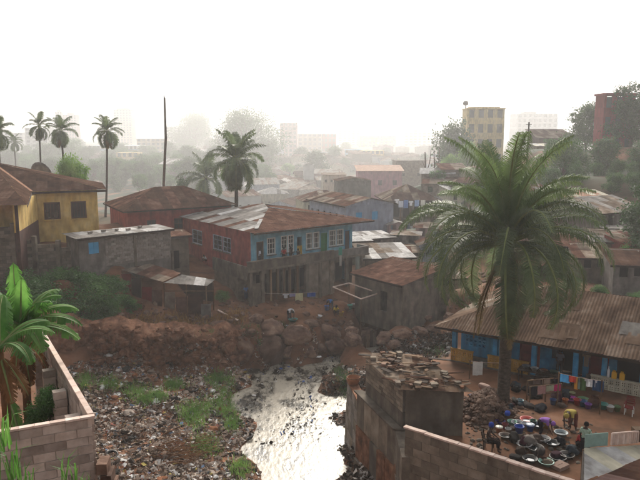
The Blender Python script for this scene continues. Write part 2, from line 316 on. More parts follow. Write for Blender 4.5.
# ------------------------------------------------------------------ creek water
def water_mat():
    m = bpy.data.materials.new('creek_water'); m.use_nodes = True; n, l = m.node_tree.nodes, m.node_tree.links
    bs = n['Principled BSDF']; bs.inputs['Base Color'].default_value = (*H('3a352c'), 1); bs.inputs['IOR'].default_value = 1.33
    tc = n.new('ShaderNodeTexCoord')
    mp = n.new('ShaderNodeMapping'); mp.inputs['Scale'].default_value = (1, .55, 1); l.new(tc.outputs['Object'], mp.inputs['Vector'])
    a = n.new('ShaderNodeTexNoise'); a.inputs['Scale'].default_value = 3.0; a.inputs['Detail'].default_value = 5; l.new(mp.outputs[0], a.inputs['Vector'])
    bp = n.new('ShaderNodeBump'); bp.inputs['Strength'].default_value = .35; bp.inputs['Distance'].default_value = .12
    l.new(a.outputs['Fac'], bp.inputs['Height']); l.new(bp.outputs[0], bs.inputs['Normal'])
    # floating scum, paled and widened so its colour also carries the glint
    b = n.new('ShaderNodeTexNoise'); b.inputs['Scale'].default_value = .5; b.inputs['Detail'].default_value = 8; b.inputs['Roughness'].default_value = .7; l.new(mp.outputs[0], b.inputs['Vector'])
    r = n.new('ShaderNodeValToRGB'); r.color_ramp.elements[0].position = .42; r.color_ramp.elements[1].position = .54; l.new(b.outputs['Fac'], r.inputs['Fac'])
    mx = n.new('ShaderNodeMixRGB'); mx.inputs['Color1'].default_value = (*H('2b2822'), 1); mx.inputs['Color2'].default_value = (*H('a39a8a'), 1)
    l.new(r.outputs[0], mx.inputs['Fac']); l.new(mx.outputs[0], bs.inputs['Base Color'])
    rr = n.new('ShaderNodeMapRange'); rr.inputs['To Min'].default_value = .24; rr.inputs['To Max'].default_value = .34
    l.new(r.outputs[0], rr.inputs['Value']); l.new(rr.outputs[0], bs.inputs['Roughness'])
    return m
wx = np.linspace(-12, 14, 60); wy = np.linspace(10, 66, 90)
mb = MB()
for j in range(89):
    for i in range(59):
        xs, ys = (wx[i], wx[i + 1]), (wy[j], wy[j + 1])
        if min(gz(xs[0], ys[0]), gz(xs[1], ys[1]), gz(xs[0], ys[1]), gz(xs[1], ys[0])) < .3:
            mb.poly([(xs[0], ys[0], -.04), (xs[1], ys[0], -.04), (xs[1], ys[1], -.04), (xs[0], ys[1], -.04)])
creek = struct(mb.obj('creek_water', water_mat()))
# ------------------------------------------------------------------ cut earth bank above the rubbish
bl_ = [on_ground(u, v) for u, v in ((20, 352), (60, 356), (85, 360), (110, 361), (140, 362), (170, 362), (200, 362), (226, 363), (246, 362))]
mb = MB(); NB, NH = 420, 46
for i in range(NB + 1):
    f = i / NB * (len(bl_) - 1); k = min(int(f), len(bl_) - 2); q = bl_[k].lerp(bl_[k + 1], f - k)
    hgt = 3.0 + .7 * noise.noise(Vector((q.x * .35, 2, 1))) + .25 * noise.noise(Vector((q.x * 1.3, 2, 1)))
    for j in range(NH + 1):
        t = j / NH; lean = .5 * t + (1.3 * max(0, t - .8) / .2)
        w3 = Vector((q.x * .62, t * 1.7, 5)); w3 += Vector((.25, .25, 0)) * noise.noise(w3 * 1.3)
        d_, _ = noise.voronoi(w3); e_, _ = noise.voronoi(w3 * 3.1)
        dsp = .45 * noise.fractal(Vector((q.x * .3, t * .6, 7)), 1, 2, 4) + .95 * min(.45, d_[1] - d_[0]) + .28 * min(.4, e_[1] - e_[0]) + .1 * noise.fractal(Vector((q.x * 3.3, t * 7, 3)), 1, 2, 4) - .5
        mb.v.append((q.x + .1 * dsp, q.y + lean + .1 - dsp, q.z - .4 + hgt * t))
for i in range(NB):
    for j in range(NH):
        a = i * (NH + 1) + j; mb.f.append([a, a + NH + 1, a + NH + 2, a + 1]); mb.m.append(0)
struct(mb.obj('earth_bank', m_bank, smooth=True))
# ------------------------------------------------------------------ haze
hz = MB().bx(-2400, 2400, -200, 3100, -24, 132).mesh('haze', [])
hm = bpy.data.materials.new('haze_air'); hm.use_nodes = True; hn = hm.node_tree.nodes; hn.remove(hn['Principled BSDF'])
pv = hn.new('ShaderNodeVolumePrincipled'); pv.inputs['Color'].default_value = (.97, .97, .98, 1); pv.inputs['Density'].default_value = HAZE_DENSITY; pv.inputs['Anisotropy'].default_value = .5
hm.node_tree.links.new(pv.outputs[0], hn['Material Output'].inputs['Volume']); hz.materials.append(hm)
haze = link('haze', hz); haze['kind'] = 'stuff'; haze['label'] = 'pale morning haze hanging over the whole town'; haze['category'] = 'haze'
# ------------------------------------------------------------------ building helpers
def clip2(poly, axis_, val, keep_less):
    out = []; n = len(poly)
    for i in range(n):
        a, b = poly[i], poly[(i + 1) % n]
        da, db = a[axis_] - val, b[axis_] - val
        if keep_less: da, db = -da, -db
        if da >= 0: out.append(a)
        if (da > 0 and db < 0) or (da < 0 and db > 0):
            t = da / (da - db); out.append((a[0] + (b[0] - a[0]) * t, a[1] + (b[1] - a[1]) * t))
    return out
def slope(parent, pts, mats, w=.9, row=2.2, rib=.014, single=False, name='roof_sheet', rnd=None, lift=.007, ribs=6):
    """a roof slope laid with corrugated sheets; pts[0]->pts[1] is the eave"""
    rnd = rnd or RND
    P = [Vector(p) for p in pts]; s = (P[1] - P[0]).normalized()
    nrm = Vector((0, 0, 0))
    for i in range(1, len(P) - 1): nrm += (P[i] - P[0]).cross(P[i + 1] - P[0])
    nrm.normalize()
    if nrm.z < 0: nrm = -nrm
    r = nrm.cross(s).normalized()
    if sum((p - P[0]).dot(r) for p in P) < 0: r = -r
    q = [((p - P[0]).dot(s), (p - P[0]).dot(r)) for p in P]
    s0, s1 = min(a for a, b in q), max(a for a, b in q); r1 = max(b for a, b in q)
    nc = max(1, round((s1 - s0) / w)); nr = max(1, round(r1 / row)); cw = (s1 - s0) / nc; rh = r1 / nr
    big = MB(); mats = mats if isinstance(mats, (list, tuple)) else [mats]
    for j in range(nr):
        for i in range(nc):
            a0 = s0 + i * cw; b0 = j * rh
            cell = clip2(clip2(clip2(clip2(q, 0, a0, False), 0, a0 + cw + .05, True), 1, b0 - (.0 if j == 0 else .12), False), 1, b0 + rh, True)
            if len(cell) < 3: continue
            mb = big if single else MB()
            o3 = P[0]; hl = lift * (1 + j) + (i % 2) * .006; tl = rnd.uniform(-.004, .004)
            jx = rnd.uniform(-.05, .05) if j == 0 and not single else 0
            for k in range(ribs):
                sa = a0 + (cw + .05) * k / ribs; sb = a0 + (cw + .05) * (k + 1) / ribs
                c2 = clip2(clip2(cell, 0, sa, False), 0, sb, True)
                if len(c2) < 3: continue
                ha, hb = ((0, rib) if k % 2 == 0 else (rib, 0))
                vs_ = []
                for (x, y) in c2:
                    t = (x - sa) / max(1e-6, sb - sa)
                    vs_.append(o3 + s * x + r * (y + (jx if y < 1e-4 else 0)) + nrm * (ha + (hb - ha) * t + hl + tl * (y - b0)))
                mb.poly(vs_, rnd.randrange(len(mats)) if single and k == 0 else (mb.m[-1] if mb.m and k else 0))
            if not single and mb.f:
                mb.obj(name, rnd.choice(mats), parent)
    if single and big.f: return big.obj('roof', mats, parent)
def wframe(p):      # helper giving a point from (s, depth outward, height) of a wall
    pass
def wall(parent, a, b, z0, z1, t, m, ops=(), name='wall', detail=True, butt=0):
    """wall from a to b (outside on the right of a->b) with real openings. op = (s0, s1, h0, h1, kind, options)"""
    a, b = Vector((*a, 0)), Vector((*b, 0)); d = (b - a); L = d.length; d.normalize(); out = Vector((d.y, -d.x, 0)); ang = math.atan2(d.y, d.x)
    lo, hi = butt, L - butt
    xs = sorted({lo, hi, *[o[0] for o in ops], *[o[1] for o in ops]})
    mb = MB()
    for x0, x1 in zip(xs, xs[1:]):
        if x1 - x0 < 1e-4: continue
        mid = (x0 + x1) / 2; hs_ = sorted([(o[2], o[3]) for o in ops if o[0] < mid < o[1]])
        z = z0
        for h0, h1 in hs_ + [(z1, z1)]:
            if h0 - z > 1e-3:
                c = a + d * mid - out * (t / 2); mb.box((c.x, c.y, (z + h0) / 2), (x1 - x0, t, h0 - z), ang)
            z = max(z, h1)
    w = mb.obj(name, m, parent)
    for o in ops:
        s0, s1, h0, h1, kind = o[:5]; op = o[5] if len(o) > 5 else {}
        c0 = a + d * ((s0 + s1) / 2); W, Hh = s1 - s0, h1 - h0
        def B(mbx, sc, dep, zc, ww, dd, hh):
            c = a + d * sc + out * dep; mbx.box((c.x, c.y, zc), (ww, dd, hh), ang)
        fm = op.get('frame', m_white); sc = (s0 + s1) / 2; zc = (h0 + h1) / 2
        if kind == 'w':
            f = MB(); fw = op.get('fw', .07); g = .003
            for sx in (s0 + fw / 2 + g, s1 - fw / 2 - g): B(f, sx, -.05, zc, fw, .1, Hh - 2 * g)
            for hz_ in (h0 + fw / 2 + g, h1 - fw / 2 - g): B(f, sc, -.05, hz_, W - 2 * fw - 2 * g, .098, fw)
            win = f.obj('window', fm, parent)
            nx, nz = op.get('grid', (2, 2)); g2 = MB()
            for i in range(1, nx): B(g2, s0 + W * i / nx, -.06, zc, .045, .05, Hh - 2 * fw)
            for i in range(1, nz): B(g2, sc, -.06, h0 + Hh * i / nz, W - 2 * fw, .044, .045)
            if g2.f: g2.obj('glazing_bar', fm, win)
            pn = MB(); B(pn, sc, -.1, zc, W - .02, .012, Hh - .02); pn.obj('pane', op.get('pane', m_pane), win)
            if detail:
                si = MB(); B(si, sc, .04, h0 - .05, W + .16, .14, .07); si.obj('sill', op.get('sill', m_conc), win)
        elif kind == 'd':
            f = MB(); fw = .07
            for sx in (s0 + fw / 2 + .003, s1 - fw / 2 - .003): B(f, sx, -.04, zc, fw, .1, Hh - .006)
            B(f, sc, -.04, h1 - fw / 2 - .003, W - 2 * fw - .006, .098, fw)
            lf = MB(); B(lf, sc, -.09, zc - .02, W - 2 * fw - .02, .04, Hh - fw - .05); dr = lf.obj('door', op.get('leaf', m_dwood), parent)
            f.obj('door_frame', op.get('frame', m_wood), dr)
            if detail:
                pl = MB()
                for k in (0, 1): B(pl, sc, -.066, h0 + Hh * (.28 + .42 * k), W - 2 * fw - .3, .012, Hh * .3)
                pl.obj('door_panel', op.get('leaf', m_dwood), dr)
                hd = MB(); B(hd, s1 - fw - .1, -.05, h0 + Hh * .47, .1, .05, .03); hd.obj('handle', m_black, dr)
        elif kind == 's':
            sh = MB(); g = .01
            B(sh, (s0 + sc) / 2, -.05, zc, W / 2 - 2 * g, .05, Hh - 2 * g); s_ = sh.obj('shutter', op.get('leaf', m_skyblue), parent)
            sh = MB(); B(sh, (s1 + sc) / 2, -.05, zc, W / 2 - 2 * g, .05, Hh - 2 * g); sh.obj('shutter', op.get('leaf', m_skyblue), parent)
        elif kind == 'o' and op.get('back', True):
            bk = MB(); B(bk, sc, -min(1.6, op.get('deep', 1.2)), zc, W + .6, .03, Hh + .4); bk.obj('room_back', m_dark, parent)  # near-black board painted as the shade inside the opening
        elif kind == 'g':       # pierced ventilation blocks
            n1 = max(2, round(W / .3)); n2 = max(2, round(Hh / .3)); lw = .07
            for i in range(n1):
                for j in range(n2):
                    cb = MB(); cs = s0 + W * (i + .5) / n1; ch = h0 + Hh * (j + .5) / n2; bw, bh = W / n1 - .012, Hh / n2 - .012
                    for sg in (-1, 1):
                        B(cb, cs + sg * (bw / 2 - lw / 2), -.07, ch, lw, .12, bh); B(cb, cs, -.07, ch + sg * (bh / 2 - lw / 2), bw - 2 * lw, .118, lw)
                    cc = a + d * cs - out * .07
                    cb.box((cc.x, cc.y, ch), (.05, .1, .05), ang)
                    cb.obj('vent_block', op.get('frame', m), parent)
    return w
def blocks(parent, a, b, z0, z1, t, m, bw=.46, bh=.21, mort=m_mortar, top_rag=0, only=None, core=True):
    """a wall of laid blocks: each block an object of its own on a recessed mortar core"""
    a, b = Vector((*a, 0)), Vector((*b, 0)); d = b - a; L = d.length; d.normalize(); out = Vector((d.y, -d.x, 0)); ang = math.atan2(d.y, d.x)
    nr = max(1, round((z1 - z0) / bh)); bh = (z1 - z0) / nr
    if core:
        c = a + d * (L / 2) - out * (t / 2)
        mb = MB(); mb.box((c.x, c.y, (z0 + z1) / 2 - .01), (L - .02, t - .03, z1 - z0 - .02), ang); mb.obj('mortar_core', mort, parent)
    cache = {}
    for j in range(nr):
        x = 0.0 if j % 2 == 0 else -bw / 2
        while x < L - .03:
            x0, x1 = max(x, 0), min(x + bw, L); x += bw
            wl_ = round(x1 - x0, 2)
            if wl_ < .06: continue
            if top_rag and j >= nr - 2 and RND.random() < top_rag: continue
            if wl_ not in cache:
                bmk = bmesh.new(); bmesh.ops.create_cube(bmk, size=1)
                for vv in bmk.verts: vv.co = Vector((vv.co.x * (wl_ - .018), vv.co.y * t, vv.co.z * (bh - .018)))
                mk = bpy.data.meshes.new('block'); bmk.to_mesh(mk); bmk.free(); mk.materials.append(m); cache[wl_] = mk
            c = a + d * ((x0 + x1) / 2) - out * (t / 2 + RND.uniform(-.007, .007))
            o = link('block', cache[wl_], parent, (c.x, c.y, z0 + bh * (j + .5))); o.rotation_euler = (RND.uniform(-.01, .01), RND.uniform(-.012, .012), ang + RND.uniform(-.012, .012))
def house(name, label, cat, o, ang, L, D, h, roof='hip', rise=1.5, over=.5, wm=None, rm=None, ops=None, sheets=(), found=1.5, group=None, detail=True, t=.18, w=.9, row=2.2, ridge='x', fascia=True):
    ops = ops or {}
    root = thing(name, label, cat, o, ang, group)
    cs = [(0, 0), (L, 0), (L, D), (0, D)]
    for i in range(4):
        wall(root, cs[i], cs[(i + 1) % 4], -found, h, t, wm, ops.get(i, ()), 'wall', detail, butt=0 if i % 2 == 0 else t)
    e = over; z = h - .02
    A, B_, C, D_ = (-e, -e, z), (L + e, -e, z), (L + e, D + e, z), (-e, D + e, z)
    sl = []
    if roof == 'hip':
        if ridge == 'x':
            k = min(D / 2 + e, L / 2 + e - .05); r0, r1 = (-e + k, D / 2, z + rise), (L + e - k, D / 2, z + rise)
            sl = [[A, B_, r1, r0], [B_, C, r1], [C, D_, r0, r1], [D_, A, r0]]
        else:
            k = min(L / 2 + e, D / 2 + e - .05); r0, r1 = (L / 2, -e + k, z + rise), (L / 2, D + e - k, z + rise)
            sl = [[A, B_, r0], [B_, C, r1, r0], [C, D_, r1], [D_, A, r0, r1]]
    elif roof == 'gable':
        if ridge == 'x':
            r0, r1 = (-e, D / 2, z + rise), (L + e, D / 2, z + rise); sl = [[A, B_, r1, r0], None, [C, D_, r0, r1], None]
            g = rise * (D / 2) / (D / 2 + e)
            for x in (.0, L - t): MB().prism([(x, 0, h), (x, D, h), (x, D / 2, h + g - .06)], (t, 0, 0)).obj('gable_wall', wm, root)
        else:
            r0, r1 = (L / 2, -e, z + rise), (L / 2, D + e, z + rise); sl = [None, [B_, C, r1, r0], None, [D_, A, r0, r1]]
            g = rise * (L / 2) / (L / 2 + e)
            for y in (.0, D - t): MB().prism([(0, y, h), (L, y, h), (L / 2, y, h + g - .06)], (0, t, 0)).obj('gable_wall', wm, root)
    elif roof == 'shed':    # high at the back
        C2, D2 = (L + e, D + e, z + rise), (-e, D + e, z + rise); sl = [[A, B_, C2, D2]]
        MB().prism([(0, D - t, h), (L, D - t, h), (L, D - t, h + rise * .93), (0, D - t, h + rise * .93)], (0, t, 0)).obj('back_wall_top', wm, root)
        for x in (0, L - t): MB().prism([(x, t, h), (x, D - t - .005, h), (x, D - t - .005, h + rise * .9)], (t, 0, 0)).obj('side_wall_top', wm, root)
    elif roof == 'flat':
        MB().bx(-e, L + e, -e, D + e, h, h + .18).obj('roof_slab', rm if not isinstance(rm, (list, tuple)) else rm[0], root)
    for i, p in enumerate(sl):
        if p: slope(root, p, rm, w, row, single=(i not in sheets))
    if sheets and fascia and roof in ('hip', 'shed', 'gable'):
        for i, (p, q) in enumerate(((A, B_), (B_, C), (C, D_), (D_, A))):
            if i in sheets:
                MB().bar(Vector(p) - Vector((0, 0, .1)), Vector(q) - Vector((0, 0, .1)), .03, .16).obj('fascia', m_dwood, root)
    return root
# ------------------------------------------------------------------ yellow house on the terrace
p = at_y(40, 243, 60); ya = .36
yh = thing('yellow_house', 'yellow plastered bungalow with brown tin roof and two barred windows', 'house', (p.x, p.y, 9.7), ya)
e = (math.cos(ya), math.sin(ya))
def yw(u): return s_on(u, (p.x, p.y), e, 12.6)
hW = 4.8
wo = dict(frame=m_dkbrown, grid=(5, 1), sill=m_yellow, fw=.12)
wall(yh, (0, 0), (yw(98), 0), -2, hW, .2, m_yellow, [(yw(44), yw(60.5), 2.15, 3.75, 'w', wo), (yw(71), yw(86.5), 2.15, 3.75, 'w', wo)])
xr = yw(98)
wall(yh, (xr, 0), (xr, 7), -2, hW, .2, m_yellow, (), butt=.2)
wall(yh, (xr, 7), (-9, 7), -2, hW, .2, m_yellow, ())
wall(yh, (-1.25, -8.0), (-.02, -.05), 2.2, hW - .3, .2, m_yellow)
wall(yh, (-1.22, -8.0), (.0, -.05), -2, 2.195, .2, m_dkbrown, name='dado_wall')
wall(yh, (-11, -2.0), (-1.0, -4.5), -2, hW - .3, .2, m_yellow, [(4.5, 6.5, .2, 2.4, 'o')])
for k in range(5):
    q = Vector((-1.2, -7.9)).lerp(Vector((-12.5, -5.0)), k / 4); MB().bx(q.x - .12, q.x + .12, q.y - .12, q.y + .12, -2, hW - .4).obj('porch_post', m_dkbrown, yh)
E1, E2, Wc, Wl, Pk, B2 = (-.35, -.55, hW), (xr + .85, -.55, hW), (-.3, -9.0, hW - .3), (-13.7, -6.1, hW - .3), (-4.2, 6.0, 7.3), (xr + .85, 8, hW)
slope(yh, [E1, E2, Pk], [m_rust2], 1.0, 2.4); slope(yh, [Wl, Wc, Pk], [m_rust2], 1.0, 2.6); slope(yh, [Wc, E1, Pk], [m_rust2], 1.0, 2.4)
slope(yh, [E2, B2, Pk], [m_rust2], 1.0, 2.4, single=True)
MB().bar(Vector(E1) + Vector((0, 0, .06)), Vector(Pk) + Vector((0, 0, .08)), .22, .05).obj('ridge_cap', m_orange, yh)
MB().bar(Vector(E1) - Vector((0, 0, .1)), Vector(E2) - Vector((0, 0, .1)), .04, .18).obj('fascia', m_dwood, yh)
MB().bar(Vector(Wc) - Vector((0, 0, .1)), Vector(E1) - Vector((0, 0, .1)), .04, .18).obj('fascia', m_dwood, yh)
# terrace wall under it, in stepped panels
tw = thing('terrace_wall', 'stained grey block terrace wall stepping down below the yellow house', 'wall', (0, 0, 0))
for (u0, u1, vt, yy) in ((-25, 12, 228, 53), (14, 33, 241, 54.5), (34, 57, 245, 55.5), (58, 82, 248, 56.2)):
    a, b = at_y(u0, vt, yy), at_y(u1, vt, yy + .6)
    blocks(tw, (a.x, a.y), (b.x, b.y), 7.0, a.z, .3, m_dirtyblock, .62, .3, top_rag=.12)
    MB().box((b.x + .12, b.y - .05, (a.z + 6.5) / 2 + .2), (.34, .4, a.z - 6.5 + .25)).obj('pier', m_dirtyblock, tw)
# grey block hut with pale tin roof
a, b = at_y(78, 238, 55), at_y(170, 227, 60.5)
ga = math.atan2(b.y - a.y, b.x - a.x); gl = (b - a).length
gb = house('block_hut', 'grey cement block hut with flat pale tin roof and blue shutters', 'hut', (a.x, a.y, 7.4), ga, gl, 2.9, a.z - 7.4, 'shed', .02, .3, m_grey, [m_whitetin, m_greytin], {0: [(.85, 1.75, 2.1, 3.1, 's')]}, sheets=(0,))
blocks(gb, (2.3, -.05), (gl - .1, -.05), .9, a.z - 7.5, .06, m_block, .5, .22, core=False)
MB().bx(4.9, 5.1, -.16, -.055, -1, 3.6).obj('pilaster', m_conc, gb)
blocks(gb, (gl + .05, .0), (gl + .05, 2.8), 1.5, a.z - 7.5, .06, m_block, .5, .25, core=False)
for k in range(5):
    q = Vector((1 + k * 1.3 + RND.random(), 1 + RND.random() * 1.2, a.z - 7.4 + .14))
    MB().box(q, (.4, .2, .18), RND.random()).obj('roof_stone', m_block, gb)
# small annex beside it
a2 = at_y(171, 236, 62)
house('annex_hut', 'narrow grey hut with rusty lean-to roof between block hut and red wall', 'hut', (a2.x, a2.y, 6.6), .5, 1.7, 2.2, a2.z - 6.6, 'shed', .2, .3, m_dirtyblock, [m_rust], {0: [(.2, .75, .2, 2, 'o')]}, sheets=(0,))
# brown roofed house behind
a, b = at_y(122, 211, 69), at_y(237, 205, 75.5)
ba = math.atan2(b.y - a.y, b.x - a.x); bl = (b - a).length
house('brown_roof_house', 'long red-brown house with wide hipped brown tin roof', 'house', (a.x + .4, a.y + .6, 7.6), ba, bl - 1.2, 8.4, a.z - 7.6, 'hip', 2.0, .6, m_red, [m_rust2, m_rust], {0: [(2, 3, 1.6, 2.8, 'w', dict(frame=m_dkbrown)), (5, 6, 1.6, 2.8, 'w', dict(frame=m_dkbrown))]}, sheets=(0, 3), w=1.1, row=2.5)
# ------------------------------------------------------------------ blue and red house with the balcony
mx, my = .79, .613; ma = math.atan2(my, mx)
W0 = at_y(252, 262, 61.5)
mh = thing('balcony_house', 'blue and red two storey house with long concrete balcony and rusty roof', 'house', (W0.x, W0.y, 4.0), ma)
def ms(u, z=8.8): return s_on(u, (W0.x, W0.y), (mx, my), z)
ML, MD, F2, TOP = 12.5, 14.5, 3.3, 6.55
wht = dict(frame=m_white, grid=(3, 3), fw=.1)
ops = [(ms(256.5), ms(263.5), F2, F2 + 2.2, 'd', dict(leaf=m_dwood, frame=m_wood)), (ms(267), ms(275.5), F2 + .8, F2 + 2.45, 'w', wht),
       (ms(281), ms(287.5), F2 + .8, F2 + 2.5, 'w', dict(frame=m_white, grid=(2, 4), fw=.09)), (ms(288), ms(294), F2 + .8, F2 + 2.5, 'w', dict(frame=m_white, grid=(2, 4), fw=.09)),
       (ms(297), ms(302), F2, F2 + 1.3, 'd', dict(leaf=m_ydoor, frame=m_ydoor)), (ms(297), ms(302), F2 + 1.3, F2 + 2.2, 'o', {}),
       (ms(306), ms(312.6), F2 + .8, F2 + 2.5, 'w', wht), (ms(313.2), ms(319.5), F2 + .8, F2 + 2.5, 'w', wht), (ms(320.8), ms(327), F2, F2 + 2.3, 'd', dict(leaf=m_green, frame=m_green)),
       (ms(329), ms(336), F2 + .8, F2 + 2.5, 'w', wht), (ms(336.6), ms(343.5), F2 + .8, F2 + 2.5, 'w', wht), (ms(344.5), ms(350), F2, F2 + 2.3, 'd', dict(leaf=m_dwood, frame=m_dblue))]
wall(mh, (0, 0), (ML, 0), F2 - .25, TOP, .2, m_blue, ops)
wb = dict(frame=m_lav, grid=(2, 3), fw=.09)
rs = lambda u: s_on(u, (W0.x, W0.y), (-my, mx), 9)
wall(mh, (0, MD), (0, 0), -1.5, TOP, .2, m_red, [(MD - rs(213), MD - rs(222), F2 + .55, F2 + 2.1, 'w', wb), (MD - rs(222.5), MD - rs(231), F2 + .55, F2 + 2.1, 'w', wb), (MD - rs(192), MD - rs(202), F2 + .55, F2 + 2.1, 'w', wb)], butt=.2)
wall(mh, (ML, 0), (ML, MD), -1.5, TOP, .2, m_blue, (), butt=.2)
wall(mh, (ML, MD), (0, MD), -1.5, TOP, .2, m_red)
wall(mh, (0, 0), (ML, 0), -1.5, F2 - .255, .2, m_conc, [(.4, 1.6, 0, 2.3, 'o'), (2.2, 3.4, 0, 2.3, 'o'), (3.9, 5.0, 0, 2.3, 'o'), (5.6, 6.7, 0, 2.3, 'o'), (8.0, 8.7, 1.2, 2.2, 'o'), (10.2, 11.8, 0, 2.3, 'o')], name='lower_wall')
MB().bx(-1.6, ML + .8, -1.9, -.01, F2 - .22, F2 - .02).obj('balcony_slab', m_conc, mh)
MB().bx(-1.6, 8.5, -1.9, -1.72, F2 - .015, F2 + .74).obj('parapet', m_conc, mh)
MB().bx(-1.65, 8.5, -1.95, -1.67, F2 + .745, F2 + .82).obj('parapet_coping', m_conc, mh)
MB().bx(8.56, ML + .8, -1.75, -1.6, F2 - .015, F2 + .7).obj('parapet', m_grey, mh)
MB().bx(ML + .62, ML + .8, -1.59, -.02, F2 - .015, F2 + .7).obj('parapet', m_grey, mh)
MB().bx(-1.78, -1.605, -1.9, 4.5, F2 - .9, F2 + .35).obj('stair_parapet', m_conc, mh)
MB().bx(-1.6, -.05, -.0, 4.5, -1.2, F2 - .6).obj('stair_block', m_dirtyblock, mh)
for x, w_, m_ in ((-1.2, .3, m_conc), (.1, .34, m_conc), (1.0, .16, m_wood), (1.8, .2, m_wood), (2.5, .16, m_wood), (3.2, .22, m_wood), (4.1, .16, m_wood), (5.3, .4, m_conc), (6.9, .3, m_conc), (8.4, .5, m_dirtyblock), (10.4, .3, m_conc), (12.6, .4, m_dirtyblock)):
    MB().bx(x - w_ / 2, x + w_ / 2, -1.75, -1.75 + w_, -1.2, F2 - .225).obj('post', m_, mh)
MB().bx(5.6, 8.1, -1.6, -1.45, -1.2, F2 - .23).obj('screen_wall', m_dirtyblock, mh)
MB().bx(-1.1, .0, -1.6, -1.5, -1.2, 1.9).obj('screen_wall', m_conc, mh)
o_ = .85; zz = TOP + .02; z2 = zz + 1.2
A, B_, C, D_ = (-o_ + .3, -1.3, zz), (ML + 2.0, -1.3, zz), (ML + 2.0, MD + o_, zz), (-o_ + .3, MD + o_, zz)
r0, r1 = (6.2, 6.4, z2), (7.6, 9.5, z2)
slope(mh, [A, B_, r0], [m_rust], 1.0, 2.6, rib=.02, ribs=8); slope(mh, [D_, A, r0, r1], [m_rust, m_greytin, m_greytin, m_whitetin], 1.0, 2.4)
slope(mh, [B_, C, r1, r0], [m_rust], 1.0, 2.4, single=True); slope(mh, [C, D_, r1], [m_rust], 1.0, 2.4, single=True)
MB().bar(Vector(A) - Vector((0, 0, .08)), Vector(B_) - Vector((0, 0, .08)), .04, .14).obj('fascia', m_dwood, mh)
MB().bar(Vector(A) + Vector((.9, 1.0, .28)), Vector(r0) * .45 + Vector(A) * .55 + Vector((0, 0, .22)), .35, .03).obj('ridge_cap', m_whitetin, mh)
for x in (0, 3, 6, 9, 12.3): MB().bar((x, -.02, TOP - .12), (x, -1.25, TOP - .1), .07, .1).obj('rafter', m_dwood, mh)
# ------------------------------------------------------------------ scrap lean-to shack
sh = thing('scrap_shack', 'low shack of rusty sheets with red panels and a patched tin roof', 'shack', (0, 0, 0))
def PY(u, v, y): return tuple(at_y(u, v, y))
slope(sh, [PY(121, 270, 57), PY(163, 282, 55.2), PY(181, 273, 57.4), PY(150, 264, 59)], [m_rust, m_rust, m_mixtin], .8, 1.6)
slope(sh, [PY(163, 283, 55.2), PY(207, 286, 55.5), PY(215, 282, 57), PY(182, 273.5, 57.4)], [m_greytin, m_whitetin, m_mixtin], .8, 1.6)
for (u, v0, v1, y) in ((122, 271, 300, 57), (141, 276, 304, 56.2), (164, 283, 310, 55.3), (186, 284, 310, 55.4), (206, 286, 306, 55.6), (213, 282, 300, 57)):
    t0 = at_y(u, v0 + .5, y); MB().tube([(t0.x, t0.y, gd(t0.x, t0.y) - .3), t0], .06, 6).obj('post', m_wood, sh)
def panel(root, q, m, name='panel', th=.04):
    q = [Vector(x) for x in q]; n = (q[1] - q[0]).cross(q[3] - q[0]).normalized()
    return MB().prism(q, n * th).obj(name, m, root)
for (u0, u1, va, vb, y0, y1, m_) in ((119, 131, 274, 290, 56.9, 56.5, m_reddoor), (132, 141, 278, 296, 56.4, 56.1, m_dwood), (142, 152, 287, 301, 56.0, 55.7, m_reddoor), (152, 162, 290, 304, 55.6, 55.3, m_rust), (165, 175, 292, 308, 55.2, 55.2, m_mixtin), (176, 187, 297, 311, 55.2, 55.3, m_rust), (188, 203, 294, 313, 55.4, 55.5, m_rust2), (201, 211, 304, 315, 55.3, 55.4, m_greytin)):
    panel(sh, [at_y(u0, vb + 3, y0), at_y(u1, vb + 3, y1), at_y(u1, va, y1), at_y(u0, va, y0)], m_)
MB().tube([at_y(164, 291, 55.1), at_y(214, 291, 55.6)], .05, 6).obj('rail', m_wood, sh)
bkp = [at_y(125, 262, 59.5), at_y(212, 280, 59.0)]
MB().box(((bkp[0] + bkp[1]) / 2 - Vector((0, 0, 2.2))), ((bkp[0] - bkp[1]).length, .1, 2.6), math.atan2(bkp[1].y - bkp[0].y, bkp[1].x - bkp[0].x)).obj('back_panel', m_dwood, sh)
# ------------------------------------------------------------------ brown block house at the creek bend
a, b = at_y(355, 272, 62.5), at_y(402, 285, 57.5)
ca = math.atan2(b.y - a.y, b.x - a.x); cl = (b - a).length
house('creek_bend_house', 'grey-brown rendered hut with rusty lean-to roof at the creek bend', 'hut', (a.x, a.y, 3.2), ca, cl, 5.0, (a.z + b.z) / 2 - 3.2, 'shed', .9, .4, m_conc, [m_rust], {0: [(3.6, 4.5, .2, 2.1, 'o')]}, sheets=(0,))
# ------------------------------------------------------------------ shed above the creek, on its retaining wall
c0, c1, c2 = at_z(403, 386, 7.5), at_z(366, 357, 7.5), at_z(464, 388, 7.5)
ca = math.atan2(c2.y - c0.y, c2.x - c0.x); cl = (c2 - c0).length; cd = (c1 - c0).length
sa = math.atan2(c1.y - c0.y, c1.x - c0.x)
cs = thing('creek_shed', 'small block shed with stone weighted flat roof above the creek', 'shed', (0, 0, 0))
c3 = c1 + (c2 - c0)
blocks(cs, (c1.x, c1.y), (c0.x, c0.y), 6.1, 7.35, .16, m_dirtyblock, .5, .22)
wall(cs, (c1.x, c1.y), (c0.x, c0.y), 4.6, 6.09, .17, m_conc)
wall(cs, (c0.x + .15, c0.y + .03), (c2.x, c2.y), 4.4, 7.35, .16, m_conc)
wall(cs, (c2.x, c2.y), (c3.x, c3.y), 4.4, 7.35, .16, m_conc, butt=.17)
wall(cs, (c3.x, c3.y), (c1.x, c1.y), 4.4, 7.35, .16, m_conc, butt=.1)
